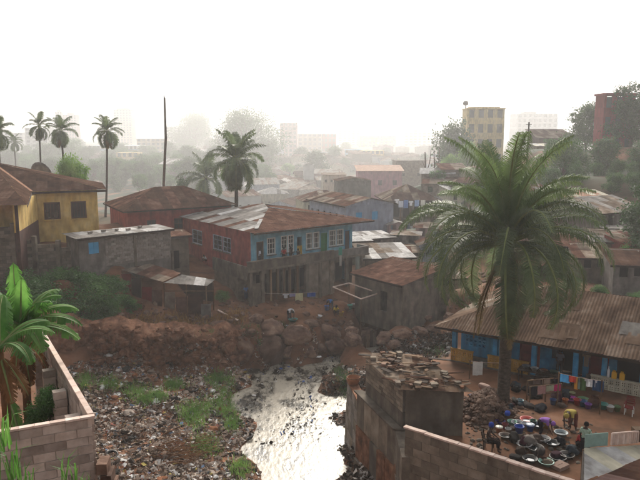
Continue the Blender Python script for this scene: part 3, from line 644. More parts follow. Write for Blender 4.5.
ex = (c2 - c0).normalized(); ey = (c1 - c0).normalized()
def SP_(x, y, z): q = c0 + ex * x + ey * y; return Vector((q.x, q.y, z))
slope(cs, [SP_(-.35, -.3, 7.4), SP_(cl + .35, -.3, 7.38), SP_(cl + .2, cd + .3, 7.62), SP_(-.3, cd + .25, 7.66)], [m_rust2, m_porch, m_mixtin], .75, 1.5)
for k in range(95):
    x, y = RND.uniform(-.2, cl + .2), RND.uniform(-.2, cd + .2)
    z = 7.47 + .25 * y / cd; s_ = RND.uniform(.12, .3)
    if k % 4 != 0: MB().bar(SP_(x, y, z + .05), SP_(x + RND.uniform(-1.1, 1.1), y + RND.uniform(-.5, .5), z + RND.uniform(.04, .12)), RND.uniform(.08, .3), .035).obj('roof_plank', RND.choice([m_wood, m_dwood, m_porch, m_rust2, m_mixtin]), cs)
    else:
        mb = MB(); mb.box(SP_(x, y, z + s_ * .22), (s_ * 1.3, s_, s_ * .55), RND.random() * 3); mb.obj('roof_stone', RND.choice([m_rock, m_dirtyblock, m_bank]), cs)
# retaining wall of the yard along the creek
rw = thing('creek_retaining_wall', 'stained stone retaining wall carrying the yard above the creek', 'wall', (0, 0, 0))
def rwall(pts, zt, zb, th, m):
    for (x0, y0), (x1, y1) in zip(pts, pts[1:]):
        d = Vector((x1 - x0, y1 - y0, 0)); n = Vector((d.y, -d.x, 0)).normalized()
        nn = max(1, round(d.length / 1.0))
        for k in range(nn):
            p0 = Vector((x0, y0, 0)) + d * (k / nn); p1 = Vector((x0, y0, 0)) + d * ((k + .985) / nn)
            nz = 3; hh = (zt - zb) / nz
            for j in range(nz):
                bat = n * (.10 * (nz - 1 - j) + RND.uniform(0, .06))
                q = [p0 + bat, p1 + bat, p1 - n * th, p0 - n * th]
                MB().prism([Vector((r.x, r.y, zb + hh * j)) for r in q], (0, 0, hh * .985)).obj('stone', RND.choice([m, m_conc, m_bank]), rw)
dv = (c1 - c0); q0 = c0 - ey * 6.0; q1 = c1 + ey * .4
rwall([(q1.x - .28, q1.y), (c0.x - .32, c0.y - .3), (at_z(405, 426, 6.7).x - .1, at_z(405, 426, 6.7).y - .2)], 5.3, -.6, .5, m_dirtyblock)
MB().prism([Vector((q1.x - .5, q1.y, 5.302)), Vector((c0.x - .5, c0.y - .3, 5.302)), Vector((c0.x - .02, c0.y - .3, 5.302)), Vector((q1.x - .02, q1.y, 5.302))], (0, 0, .1)).obj('ledge', m_conc, rw)
s0_, s1_ = at_z(351, 380, 5.0), at_z(366, 398, 5.0)
sw = thing('stub_wall', 'short whitewashed retaining wall end topped with red earth by the creek', 'wall', (0, 0, 0))
sv0 = Vector((1.75, 40.5, 0)); sv1 = Vector((2.35, 36.6, 0))
d = (sv1 - sv0)
for k in range(5):
    pa, pb = sv0 + d * (k / 5), sv0 + d * ((k + .98) / 5)
    for j in range(6):
        MB().prism([Vector((pa.x - .03 * (5 - j), pa.y, -.4 + j * .75)), Vector((pb.x - .03 * (5 - j), pb.y, -.4 + j * .75)), Vector((pb.x + .5, pb.y, -.4 + j * .75)), Vector((pa.x + .5, pa.y, -.4 + j * .75))], (0, 0, .735)).obj('stone', RND.choice([m_grey, m_dirtyblock, m_block]), sw)
MB().prism([Vector((sv0.x - .08, sv0.y, 4.105)), Vector((sv1.x - .08, sv1.y, 4.105)), Vector((sv1.x + .5, sv1.y, 4.105)), Vector((sv0.x + .5, sv0.y, 4.105))], (0, 0, .12)).obj('coping', m_bank, sw)
# boundary wall of the yard
bw_ = thing('yard_wall', 'grey rendered block yard wall with pinkish worn top', 'wall', (0, 0, 0))
w0, w1 = at_z(405, 426, 6.7), at_z(575, 482, 6.7)
w0 = w0 + (w0 - w1).normalized() * .0
blocks(bw_, (w0.x, w0.y), (w1.x, w1.y), 3.3, 6.6, .18, m_dirtyblock, .9, .42, mort=m_conc)
wall(bw_, (w0.x - .3, w0.y - .12), (w1.x + 1, w1.y - .45), -.6, 3.28, .5, m_conc, name='footing')
d = (w1 - w0); nn = 14
for k in range(nn):
    pa, pb = w0 + d * (k / nn), w0 + d * ((k + .985) / nn)
    MB().bar(Vector((pa.x, pa.y + .09, 6.64)), Vector((pb.x, pb.y + .09, 6.64 + RND.uniform(-.01, .02))), .24, .075).obj('coping_stone', m_cope, bw_)  # pale pink colour carries the sunlight along the wall top
# ------------------------------------------------------------------ long blue house with the porch
E0, Ee = at_z(441, 326, 7.35), at_z(640, 360, 7.35)
la = math.atan2(Ee.y - E0.y, Ee.x - E0.x); lx = Vector((math.cos(la), math.sin(la)))
lb = thing('porch_house', 'long blue house with open porch and wide patched tin roof', 'house', (E0.x, E0.y, 5.0), la)
def ls(u, z=6): return s_on(u, (E0.x, E0.y), lx, z)
LL = 17.0; LH = 2.35
def lsb(u, dep, z=6):
    q = Vector((E0.x, E0.y)) + Vector((-lx.y, lx.x)) * dep
    return s_on(u, q, lx, z)
dp = 1.9
ops = [(lsb(455, dp), lsb(476, dp), .7, 1.75, 'g', dict(frame=m_dblue)), (lsb(509, dp), lsb(529, dp), .02, 1.95, 'd', dict(leaf=m_reddoor, frame=m_reddoor)), (lsb(550, dp), lsb(571, dp), .02, 1.95, 'o'), (lsb(577, dp), lsb(596, dp), .02, 1.95, 'd', dict(leaf=m_reddoor, frame=m_reddoor)), (lsb(604, dp), lsb(628, dp), .02, 1.95, 'o')]
wall(lb, (.7, dp), (LL, dp), -.6, LH, .18, m_dblue, ops)
wall(lb, (.7, 9.5), (.7, dp), -.6, LH, .18, m_dblue, butt=.19)
wall(lb, (LL, 9.5), (.7, 9.5), -.6, LH, .18, m_dblue)
MB().bx(.5, LL, .45, dp - .01, -.6, .06).obj('porch_floor', m_conc, lb)
for u in (451, 492, 531, 573, 602, 641):
    x = ls(u); MB().bx(x - .14, x + .14, .5, .78, .062, LH - .1).obj('porch_post', m_dblue, lb)
MB().bx(.6, LL, .5, .74, LH - .1, LH + .06).obj('porch_beam', m_dblue, lb)
def balustrade(x0, x1, m):
    n1 = max(2, round((x1 - x0) / .34)); bwid = (x1 - x0) / n1
    for j in range(2):
        for i in range(n1):
            cb = MB(); cx = x0 + bwid * (i + .5); cz = .07 + .36 * (j + .5); l_ = .07; W = bwid - .012; Hh = .348
            for sg in (-1, 1):
                cb.box((cx + sg * (W / 2 - l_ / 2), .4, cz), (l_, .13, Hh)); cb.box((cx, .4, cz + sg * (Hh / 2 - l_ / 2)), (W - 2 * l_, .128, l_))
            cb.box((cx, .4, cz), (.06, .11, Hh * .99 - 2 * l_)); cb.box((cx, .4, cz), (W - 2 * l_, .108, .06))
            cb.obj('balustrade_block', m, lb)
    MB().bx(x0 - .03, x1 + .03, .3, .5, .8, .87).obj('balustrade_rail', m, lb)
balustrade(ls(449), ls(471), m_ochre); balustrade(ls(486), ls(527), m_ochre); balustrade(ls(590), ls(645), m_cream)
r_ = 2.25; e0 = (-.35, -.25, LH); e1 = (LL + .5, -.25, LH); rr0 = (5.2, 5.4, LH + r_); rr1 = (LL + .5, 5.4, LH + r_)
slope(lb, [e0, e1, rr1, rr0], [m_porch], .95, 2.9, rib=.028, ribs=10); slope(lb, [(-.35, 11, LH), e0, rr0], [m_porch, m_mixtin], .95, 1.9)
slope(lb, [(LL + .5, 11, LH), (-.35, 11, LH), rr0, rr1], [m_rust], .95, 2, single=True)
MB().bar((-.35, -.24, LH - .07), (LL + .5, -.24, LH - .07), .04, .16).obj('fascia', m_dwood, lb)
for k in range(7):
    s0, t0 = RND.uniform(4.5, 14), RND.uniform(.05, .7); w_, h_ = RND.uniform(.8, 2.0), RND.uniform(.12, .26)
    rp_ = lambda a, t: (a, -.25 + 5.65 * t, LH + r_ * t + .05)
    slope(lb, [rp_(s0, t0), rp_(s0 + w_, t0 + .01), rp_(s0 + w_, t0 + h_), rp_(s0, t0 + h_)], [m_greytin, m_porch, m_porch], 3, 5, name='patch_sheet', lift=.004)
# ------------------------------------------------------------------ low roof and dark roof in the near corner
nr = thing('pale_lean_to', 'low lean-to with sunlit pale tin roof beside the yard', 'lean-to', (0, 0, 0))
za = 7.6
pts = [at_z(584, 482, za), at_z(645, 458, za), at_z(650, 443, za + .15), at_z(584, 449, za + .15)]
slope(nr, [pts[0], pts[1], pts[2], pts[3]], [m_whitetin, m_cream, m_whitetin], .7, 1.2)
for q in pts: MB().bar((q.x, q.y, 4.9), (q.x, q.y, q.z - .02), .1).obj('post', m_wood, nr)
panel(nr, [Vector((pts[3].x, pts[3].y, 5)), Vector((pts[0].x, pts[0].y, 5)), pts[0] - Vector((0, 0, .05)), pts[3] - Vector((0, 0, .05))], m_grey, 'side_panel')
for k in range(14):
    t_ = k / 13; q = pts[3].lerp(pts[2], .42 + .4 * t_); MB().bx(q.x - .03, q.x + .03, q.y + .05, q.y + .1, q.z + .02, q.z + .5).obj('slat', m_cope, nr)
q0, q1 = pts[3].lerp(pts[2], .42), pts[3].lerp(pts[2], .82)
MB().bar(q0 + Vector((0, .075, .5)), q1 + Vector((0, .075, .5)), .06, .06).obj('rail', m_cope, nr)
q0, q1 = pts[3].lerp(pts[2], .02), pts[3].lerp(pts[2], .36)
panel(nr, [q0 + Vector((0, .1, .02)), q1 + Vector((0, .1, .02)), q1 + Vector((0, .12, .55)), q0 + Vector((0, .12, .55))], cloth('9fbcb2'), 'cloth_screen')
MB().box(pts[3].lerp(pts[2], .92) + Vector((0, .2, .3)), (.8, .35, .5)).obj('bench_box', m_wood, nr)
dr = thing('dark_near_roof', 'dark brown tin roof corner jutting in beside the pale lean-to', 'roof', (0, 0, 0))
zb = 9.0
dpts = [at_z(586, 484, zb), at_z(700, 432, zb), at_z(760, 520, zb + 1.2), at_z(640, 560, zb + 1.2)]
slope(dr, dpts, [m_dkbrown, m_rust2], .8, 1.8)
MB().bar(dpts[0] - Vector((0, 0, .1)), dpts[1] - Vector((0, 0, .1)), .05, .22).obj('fascia', m_dwood, dr)
for q in dpts: MB().bar((q.x, q.y, 4.8), (q.x, q.y, q.z - .04), .14).obj('post', m_dwood, dr)
# ------------------------------------------------------------------ block wall of the near garden
gw = thing('garden_wall', 'unplastered pinkish block garden wall with inner piers and pale top', 'wall', (0, 0, 0))
g0, g1 = at_z(95, 416, 14.0), at_z(44, 331, 14.0)
gl0 = at_z(-30, 437, 14.0)
blocks(gw, (gl0.x, gl0.y), (g0.x - .07, g0.y), 11.4, 13.95, .11, m_pblock, .44, .2, mort=m_pblock)
gd_ = (g0 - g1).normalized()
blocks(gw, (g0.x - gd_.x * .15, g0.y - gd_.y * .15 + .02), (g1.x, g1.y), 11.2, 13.95, .11, m_pblock, .44, .2, mort=m_pblock)
def cope(a, b, n, side):
    d = b - a; nrm = Vector((d.y, -d.x, 0)).normalized() * side
    for k in range(n):
        pa, pb = a + d * (k / n) + nrm * .055, a + d * ((k + .985) / n) + nrm * .055
        MB().bar(Vector((pa.x, pa.y, 13.985)), Vector((pb.x, pb.y, 13.985)), .125, .045).obj('coping_block', m_cope, gw)  # sunlit top edge of the wall put into the coping colour
cope(gl0, g0, 8, -1); cope(g0 - gd_ * .18, g1, 15, -1)
for t_ in (.14, .38, .62, .86):
    q = g0.lerp(g1, t_); n = Vector((-gd_.y, gd_.x, 0))
    if n.x > 0: n = -n
    q = q + n * .3
    for j in range(12): MB().box((q.x + RND.uniform(-.01, .01), q.y, 11.3 + .2 * j + .1), (.3, .22, .19), math.atan2(gd_.y, gd_.x) + PI / 2).obj('pier_block', m_pblock, gw)
ft = g0 + Vector((.12, .05, 0))
for j, (dx, ln) in enumerate(((.02, .3), (.1, .5), (.16, .8))):
    MB().box((ft.x + dx, ft.y - .1, 12.9 - j * .25), (.22, .3 + ln * .3, .24), .1).obj('step_block', m_rock, gw)
# dish on the yellow roof
ds = at_y(39, 176, 69)
dsh = thing('satellite_dish', 'large grey round satellite dish behind the yellow house roof', 'dish', tuple(ds))
mb = MB(); prof = [(.02, 0)] + [(r * .2, (r * .2) ** 2 * .22) for r in range(1, 8)]
mb.lathe(prof, 20); o = mb.obj('reflector', m_grey, dsh, (0, 0, 0), smooth=True); o.rotation_euler = (math.radians(75), 0, math.radians(160))
MB().tube([(0, .1, 0), (0, .3, -3)], .06, 8).obj('mast', m_conc, dsh); MB().tube([(0, -.1, 0), (0, -.9, .15)], .03, 6).obj('feed_arm', m_conc, dsh)
# ------------------------------------------------------------------ vegetation
def leaf_cloud(rnd, blobs, n, size, flat=.5):
    """leaf-sized faces spread in many small clumps over the blobs: (centre, radii, weight)"""
    mb = MB(); tot = sum(b[2] for b in blobs)
    for c, rad, w in blobs:
        k = int(n * w / tot); nc = max(4, k // 14)
        cl = []
        for _ in range(nc):
            while True:
                q = Vector((rnd.uniform(-1, 1), rnd.uniform(-1, 1), rnd.uniform(-1, 1)))
                if .25 < q.length < 1: break
            q = q * (.55 + .45 * rnd.random()) / max(.6, q.length) if rnd.random() < .7 else q
            cl.append(Vector((c[0] + q.x * rad[0], c[1] + q.y * rad[1], c[2] + q.z * rad[2])))
        cr = (rad[0] + rad[2]) / 2 * .24
        for _ in range(k):
            p = rnd.choice(cl) + Vector((rnd.gauss(0, cr), rnd.gauss(0, cr), rnd.gauss(0, cr * .7)))
            d = Vector((rnd.uniform(-1, 1), rnd.uniform(-1, 1), rnd.uniform(-.8, .4))).normalized()
            n_ = d.orthogonal().normalized(); n_ = Quaternion(d, rnd.uniform(0, 6.28)) @ n_
            s = size * rnd.uniform(.6, 1.3); x = d * s; y = n_ * s * flat
            mb.add([p - x * .6, p + y * .5, p + x * .7, p - y * .5], [(0, 1, 2, 3)])
    return mb
def tree_proto(seed, H_, R_, trunk_h, leaf_m, n, size, nb=9, shape='round', tr=.25):
    rnd = random.Random(seed); tb = MB(); blobs = []
    top = Vector((rnd.uniform(-.3, .3), rnd.uniform(-.3, .3), trunk_h))
    tb.tube([(0, 0, -.8), (0, 0, 0), top * .5 + Vector((.1, 0, 0)), top], [tr * 1.5, tr * 1.15, tr, tr * .85], 8)
    for i in range(nb):
        a = 2 * PI * i / nb + rnd.uniform(-.4, .4)
        if shape == 'round': rr = R_ * rnd.uniform(.3, .68); zz = trunk_h + (H_ - trunk_h) * rnd.uniform(.0, .82)
        elif shape == 'flat': rr = R_ * rnd.uniform(.35, .8); zz = trunk_h + (H_ - trunk_h) * rnd.uniform(.55, .85)
        else: rr = R_ * rnd.uniform(.1, .6); zz = trunk_h + (H_ - trunk_h) * rnd.uniform(-.1, .85)
        e_ = Vector((math.cos(a) * rr, math.sin(a) * rr, zz))
        mid = top.lerp(e_, .5) + Vector((0, 0, .12 * R_))
        tb.tube([top * .9, mid, e_], [tr * .6, tr * .35, tr * .12], 6)
        br = R_ * rnd.uniform(.3, .5); blobs.append((e_, (br, br, br * (.5 if shape == 'flat' else .75)), br * br))
    blobs.append(((0, 0, trunk_h + (H_ - trunk_h) * .8), (R_ * .45, R_ * .45, R_ * .3), (R_ * .4) ** 2))
    cm = leaf_cloud(rnd, blobs, n, size).mesh('crown', leaf_m); tm = tb.mesh('trunk', m_bark, True)
    return tm, cm
def tree(protos, name, label, loc, s=1.0, rz=0, group=None, sz=None):
    r = thing(name, label, 'tree', loc, rz, group); r.scale = (s, s, sz or s)
    link('trunk', protos[0], r); link('crown', protos[1], r); return r
TP = dict(
    broad=tree_proto(1, 10, 5.5, 1.8, m_leafB, 9000, .4, 12), broad2=tree_proto(2, 9, 4.8, 1.6, m_leafA, 8500, .36, 12),
    light=tree_proto(3, 7, 3.4, 1.8, m_leafC, 8000, .27, 11), flat=tree_proto(4, 13, 8.5, 3.0, m_leafB, 30000, .3, 26, 'round', .6), bush=tree_proto(5, 3.2, 2.4, .6, m_leafA, 8500, .19, 9, 'bush', .08),
    bush2=tree_proto(6, 3.0, 2.6, .5, m_leafA, 6500, .15, 10, 'bush', .08), shade=tree_proto(7, 12, 4.6, 1.8, m_leafB, 15000, .34, 18, 'round', .28))
def place_tree(kind, u, v, y, hpx, name, label, group=None, rz=None):
    """foot at pixel (u, v) at distance y, hpx tall in the picture"""
    H0 = {'broad': 10, 'broad2': 9, 'light': 7, 'flat': 13, 'bush': 3.2, 'bush2': 3, 'shade': 12}[kind]
    if y >= 130 and u < 440:        # out in the valley: stand where the sight line meets the ground
        q = on_ground(u, v); zf = q.z - .3; hm_ = at_y(u, v - hpx, q.y).z - zf
    elif y > 60:
        q = at_y(u, v, y); zf = gd(q.x, q.y) - .2; hm_ = max(2.5, at_y(u, v - hpx, y).z - zf)
    else:
        q = at_y(u, v, y); zf = q.z; hm_ = at_y(u, v - hpx, y).z - zf
    if name == 'hazy_tree':
        label = ('rounded dark tree ' if kind == 'broad' else 'rounded lighter green tree ') + ('in the hazy wood beyond the coconut palms' if u < 230 else 'among the hazy valley roofs' if u < 405 else 'on the hazy slope below the yellow apartment house')
    sxy = min(hm_, hpx * q.y / FPX) / H0
    return tree(TP[kind], name, label, (q.x, q.y, zf), sxy, RND.uniform(0, 6) if rz is None else rz, group, hm_ / H0)
place_tree('light', 75, 192, 82, 38, 'leafy_tree', 'round light green tree rising behind the yellow house roof')
place_tree('shade', 628, 175, 122, 96, 'leafy_tree', 'tall dark tree in front of the red building')
place_tree('broad', 585, 165, 140, 62, 'leafy_tree', 'bushy tree with pale top beside the red building')
place_tree('broad2', 563, 172, 105, 34, 'leafy_tree', 'low dark tree on the slope under the dark roofed hill house')
place_tree('broad', 604, 178, 108, 40, 'leafy_tree', 'dark spreading tree below the red building on the slope')
place_tree('shade', 648, 272, 66, 96, 'leafy_tree', 'dark green tree beside the pale strip roofs')
place_tree('light', 448, 176, 190, 22, 'leafy_tree', 'small light green tree below the yellow apartment house')
place_tree('light', 471, 172, 205, 30, 'leafy_tree', 'light green tree against the foot of the yellow apartment house')
place_tree('broad', 455, 172, 225, 50, 'leafy_tree', 'dark tree leaning against the yellow apartment house')
place_tree('broad', 318, 183, 270, 32, 'leafy_tree', 'round grey-green tree among the hazy hillside roofs')
place_tree('broad2', 268, 188, 230, 16, 'leafy_tree', 'low dark tree among hazy hillside roofs')
place_tree('light', 289, 180, 270, 17, 'leafy_tree', 'small pale tree among hazy hillside roofs')
place_tree('flat', 250, 170, 640, 60, 'kapok_tree', 'huge hazy spreading tree towering over the hillside town')
place_tree('flat', 192, 152, 1100, 38, 'kapok_tree', 'faint spreading tree standing before the pale city tower')
# trees of the hazy wood left of the town
k = 0
for (u, v, y, h, kd) in [(10, 176, 210, 26, 'broad'), (28, 178, 190, 22, 'broad2'), (48, 174, 230, 30, 'broad'), (66, 172, 260, 34, 'broad2'), (84, 178, 200, 20, 'broad'), (100, 176, 220, 18, 'broad2'), (122, 180, 195, 17, 'broad'), (140, 176, 225, 22, 'broad'), (158, 172, 260, 20, 'broad2'), (172, 176, 230, 18, 'broad'), (186, 170, 280, 24, 'broad'), (128, 165, 330, 14, 'broad2'), (152, 186, 170, 16, 'broad'), (4, 186, 170, 20, 'broad2'), (215, 168, 300, 22, 'broad'), (300, 165, 300, 18, 'broad'), (335, 166, 310, 20, 'broad'), (346, 156, 420, 14, 'broad2'), (385, 160, 360, 12, 'broad'), (425, 168, 260, 14, 'broad'), (320, 152, 500, 12, 'broad'), (270, 158, 400, 16, 'broad')]:
    place_tree(kd, u, v, y * 1.4, h, 'hazy_tree', 'grey-green tree in the haze between far houses', 'trees in the haze')
for (u, v, y, h, kd) in [(115, 192, 140, 16, 'broad'), (140, 192, 130, 18, 'broad2'), (180, 194, 128, 16, 'broad'), (160, 186, 165, 15, 'broad2'), (197, 192, 150, 15, 'broad'), (125, 186, 175, 14, 'broad'), (105, 186, 160, 15, 'broad2'), (150, 190, 145, 14, 'broad'), (170, 190, 140, 15, 'broad2'), (412, 184, 210, 16, 'broad'), (438, 188, 190, 18, 'broad2'), (462, 190, 170, 20, 'broad'), (484, 190, 165, 20, 'broad2'), (505, 182, 170, 20, 'broad'), (528, 176, 150, 18, 'broad'), (548, 172, 140, 14, 'broad2'), (395, 172, 280, 12, 'broad'), (365, 164, 330, 12, 'broad2'), (300, 178, 280, 14, 'broad'), (345, 172, 290, 14, 'broad'), (448, 204, 150, 16, 'broad2'), (475, 206, 140, 16, 'broad'), (430, 200, 170, 14, 'broad'), (260, 176, 320, 14, 'broad'), (385, 200, 165, 10, 'broad2')]:
    place_tree(kd, u, v, y, h, 'hazy_tree', 'grey-green tree in the haze between far houses', 'trees in the haze')
rw_ = random.Random(41)
for j, (v0, yy) in enumerate(((184, 200), (176, 290), (168, 400), (160, 540), (154, 700))):
    for i in range(13):
        u = i * 18 - 6 + rw_.uniform(-8, 8) + (60 if j == 0 else 0)
        place_tree(rw_.choice(['broad', 'broad2']), u, v0, yy * rw_.uniform(.92, 1.1), rw_.uniform(18, 27) * (1 - .1 * j), 'hazy_tree', 'grey-green tree in the haze between far houses', 'trees in the haze')
for (u, v, y, h, kd) in [(640, 178, 100, 40, 'shade'), (615, 190, 96, 30, 'broad'), (595, 192, 104, 26, 'broad2'), (575, 180, 112, 30, 'broad'), (550, 190, 100, 22, 'broad2'), (636, 196, 90, 24, 'broad2'), (510, 180, 130, 18, 'broad')]:
    place_tree(kd, u, v, y, h, 'slope_tree', 'leafy tree on the overgrown slope under the red building', 'trees on the overgrown slope')
for (u, v, y, h, kd) in [(520, 188, 95, 14, 'broad2'), (540, 178, 110, 16, 'broad'), (612, 200, 92, 16, 'bush'), (575, 188, 98, 14, 'bush2'), (634, 190, 98, 18, 'bush')]:
    place_tree(kd, u, v, y, h, 'slope_shrub', 'dark shrub on the slope under the red building', 'shrubs on the slope')
# bushes on the bank below the terrace wall
for i, (u, v, y, h, kd) in enumerate([(70, 300, 54, 34, 'bush'), (95, 308, 53, 36, 'bush2'), (112, 300, 54.5, 26, 'bush'), (52, 318, 52, 38, 'bush'), (84, 325, 51, 32, 'bush2'), (40, 330, 50, 40, 'bush'), (106, 322, 52, 24, 'bush'), (66, 338, 49, 26, 'bush2'), (28, 310, 52, 40, 'bush2'), (128, 312, 54, 18, 'bush'), (222, 300, 58, 10, 'bush2')]):
    r = place_tree(kd, u, v, y, h * .82, 'bank_bush', 'dark leafy bush on the bank below the grey terrace wall', 'bushes on the bank'); r['category'] = 'bush'
    r.scale = (r.scale[0] * 1.4, r.scale[1] * 1.4, r.scale[2] * 1.1)
grass_patch_later = True
r = place_tree('bush', 50, 423, 15.6, 34, 'garden_shrub', 'dense dark shrub inside the garden wall corner'); r['category'] = 'shrub'; r.scale = (r.scale[0] * .95, r.scale[1] * .95, r.scale[2])
# ------------------------------------------------------------------ palms
def frond(rnd, L, droop, nl, ll, lw, el0, dry=False, twist=.5):
    """one feather frond leaving along +X: curved rachis with hanging leaflets"""
    mb = MB(); pts = []; p = Vector((0, 0, 0)); a = el0; n = 12
    for i in range(n + 1):
        pts.append(p.copy()); p = p + Vector((math.cos(a), 0, math.sin(a))) * (L / n); a -= droop / n * (.5 + 1.1 * i / n)
    mb.tube(pts, [.055 * L / 4 * (1 - .85 * i / n) + .006 for i in range(n + 1)], 5, mi=1)
    for i in range(nl):
        t = .12 + .88 * i / nl; f = t * n; k = min(int(f), n - 1); q = pts[k].lerp(pts[k + 1], f - k); tan = (pts[k + 1] - pts[k]).normalized()
        lf = ll * (math.sin(PI * min(1, .18 + .8 * t)) ** .6) * rnd.uniform(.8, 1.1)
        for sd in (-1, 1):
            side = Vector((0, sd, 0)); up = tan.cross(side) * sd
            if up.z < 0: up = -up
            d = (side * 1.0 + tan * .75 + up * rnd.uniform(-.1, .35)).normalized()
            w = tan * lw * .5
            m1 = q + d * lf * .5; e_ = m1 + (d * .45 + Vector((0, 0, -twist * rnd.uniform(.6, 1.3)))).normalized() * lf * .5
            mb.add([q - w, q + w, m1 + w * .9, m1 - w * .9, e_], [(0, 1, 2, 3), (3, 2, 4)], 0)
    return mb
def palm(name, label, base, top, R_, nf, seed, trunk_r, leaf=None, nl=34, ll=.8, lw=.06, dry=2, droop=1.9, group=None, el=(-.5, 1.35), bulge=False, ret=False, twist=.5, young=None):
    rnd = random.Random(seed); base, top = Vector(base), Vector(top); r = thing(name, label, 'palm tree', base, 0, group)
    d = top - base; n = 14; path = []; rad = []
    for i in range(n + 1):
        t = i / n; q = d * t + Vector((math.sin(t * 2.4) * .02 * d.length, 0, 0)) * (1 - t)
        path.append(q); rad.append(trunk_r * (1.35 if i == 0 else 1.0 - .25 * t) * (1 + .06 * (i % 2)) * (1.45 if bulge and t > .88 else 1))
    path[0] = path[0] - Vector((0, 0, .6))
    tk = MB().tube(path, rad, 10).obj('trunk', m_palmbark, r, smooth=True)
    cls = []
    for j in range(6):
        t = j / 5; e0 = el[0] + (el[1] - el[0]) * t
        cls.append(frond(rnd, R_ * (1.0 if t < .8 else .9), droop * (1.1 - .72 * t), nl, ll, lw, e0, twist=twist).mesh('frond', [(young if young and j >= 4 else leaf or m_palm), m_rachis]))
    for i in range(nf):
        t = (i + .5) / nf; j = min(5, int(t * 6)); az = i * 2.399 + rnd.uniform(-.2, .2)
        o = link('frond', cls[j], r, d + Vector((math.cos(az), math.sin(az), 0)) * trunk_r * .5 + Vector((0, 0, t * .5 - .2)))
        o.rotation_euler = (rnd.uniform(-.15, .15), rnd.uniform(-.12, .12), az); s = rnd.uniform(.85, 1.1); o.scale = (s, s, s)
    if dry:
        dm = frond(rnd, R_ * .8, .5, nl, ll * .7, lw * .8, -1.1, twist=.8).mesh('dry_frond', [m_palmdry, m_palmdry])
        for i in range(dry):
            o = link('dry_frond', dm, r, d + Vector((0, 0, -.25))); o.rotation_euler = (0, 0, rnd.uniform(0, 6.28))
    return r
pb = at_z(502, 411, 5.0); pt = at_y(507, 243, pb.y + .4)
palm('oil_palm', 'big oil palm with drooping feathery fronds standing in the yard', (pb.x, pb.y, gd(pb.x, pb.y)), pt, 6.7, 58, 5, .34, nl=110, ll=1.25, lw=.046, dry=3, droop=2.8, bulge=True, el=(.0, 1.45), twist=1.0, young=m_palmyoung)
def cpalm(label, u, vb, vt, y, Rpx, seed, nf=22, dx=0, group=None, dry=3, **kw):
    b, t = at_y(u + dx, vb, y), at_y(u, vt, y); b.z = gd(b.x, b.y) - .2; R_ = 1.3 * Rpx * y / FPX
    return palm('coconut_palm', label, b, t, R_, nf, seed, R_ * .055, nl=32, ll=R_ * .3, lw=R_ * .032, dry=dry, droop=2.5, group=group, **kw)
cpalm('slender coconut palm with sparse crown beside the satellite dish', 39, 176, 126, 100, 13, 21, 20, el=(-.9, 1.2))
cpalm('coconut palm with heavy hanging crown above the leafy tree', 61, 180, 131, 105, 15, 22, 26, dx=3, el=(-1.0, 1.2))
cpalm('tall coconut palm with full crown beside the leafy tree', 107, 196, 131, 95, 16, 23, 26, dx=-3, el=(-.9, 1.2))
cpalm('coconut palm cut off at the edge beyond the yellow house', -2, 180, 132, 92, 17, 24, 20, el=(-.8, 1.2))
cpalm('large coconut palm rising behind the rusty balcony house roof', 236, 215, 160, 82, 29, 25, 30, dx=-1, el=(-.9, 1.35))
cpalm('hazy coconut palm behind the brown roofed house', 206, 195, 178, 130, 24, 26, 20, el=(-.3, 1.35), dry=0)
cpalm('small faint palm in front of the white apartment block', 14, 160, 142, 250, 9, 27, 18, dry=0)
q = at_y(164, 186, 86); q.z = gd(q.x, q.y); q2 = at_y(164.5, 98, 86)
dpm = thing('dead_palm_trunk', 'tall bare dead palm trunk behind the brown roofed house', 'dead trunk', tuple(q))
MB().tube([(0, 0, -1), (q2 - q) * .35 + Vector((-.22, 0, 0)), (q2 - q) * .7 + Vector((.12, 0, 0)), q2 - q], [.2, .17, .16, .12], 8).obj('trunk', m_bark, dpm, smooth=True)
MB().tube([q2 - q - Vector((0, 0, .05)), q2 - q + Vector((-.05, 0, .35))], [.1, .03], 6).obj('broken_top', m_bark, dpm)
# ------------------------------------------------------------------ banana clump
def banana_leaf(rnd, L, W, el, droop, torn=.3, n=24):
    mb = MB(); p = Vector((0, 0, 0)); a = el; c = []
    for i in range(n + 1):
        c.append((p.copy(), a)); p = p + Vector((math.cos(a), 0, math.sin(a))) * (L / n); a -= droop / n * (.3 + 1.4 * i / n)
    mb.tube([q for q, _ in c], [.04 * (1 - .8 * i / n) for i in range(n + 1)], 5, mi=1)
    for sd in (-1, 1):
        for i in range(2, n):
            t0, t1 = i / n, (i + 1) / n; w0 = W * math.sin(PI * min(1, t0 * 1.02)) ** .5; w1 = W * math.sin(PI * min(1, t1)) ** .5 if t1 < 1 else 0
            gap = .5 * L / n if rnd.random() < torn else 0
            dz = -.25 - (rnd.uniform(0, .5) if torn else 0)
            q0, q1 = c[i][0], c[i + 1][0]; v_ = lambda w, q, g: q + Vector((w * .25 + g, sd * w, dz * w))
            m0, m1_ = q0 + Vector((w0 * .12, sd * w0 * .5, .02)), q1 + Vector((w1 * .12, sd * w1 * .5, .02))
            mb.add([q0, q1, m1_, m0, v_(w1, q1, -gap), v_(w0, q0, gap)], [(0, 1, 2, 3), (3, 2, 4, 5)], 0)
    return mb
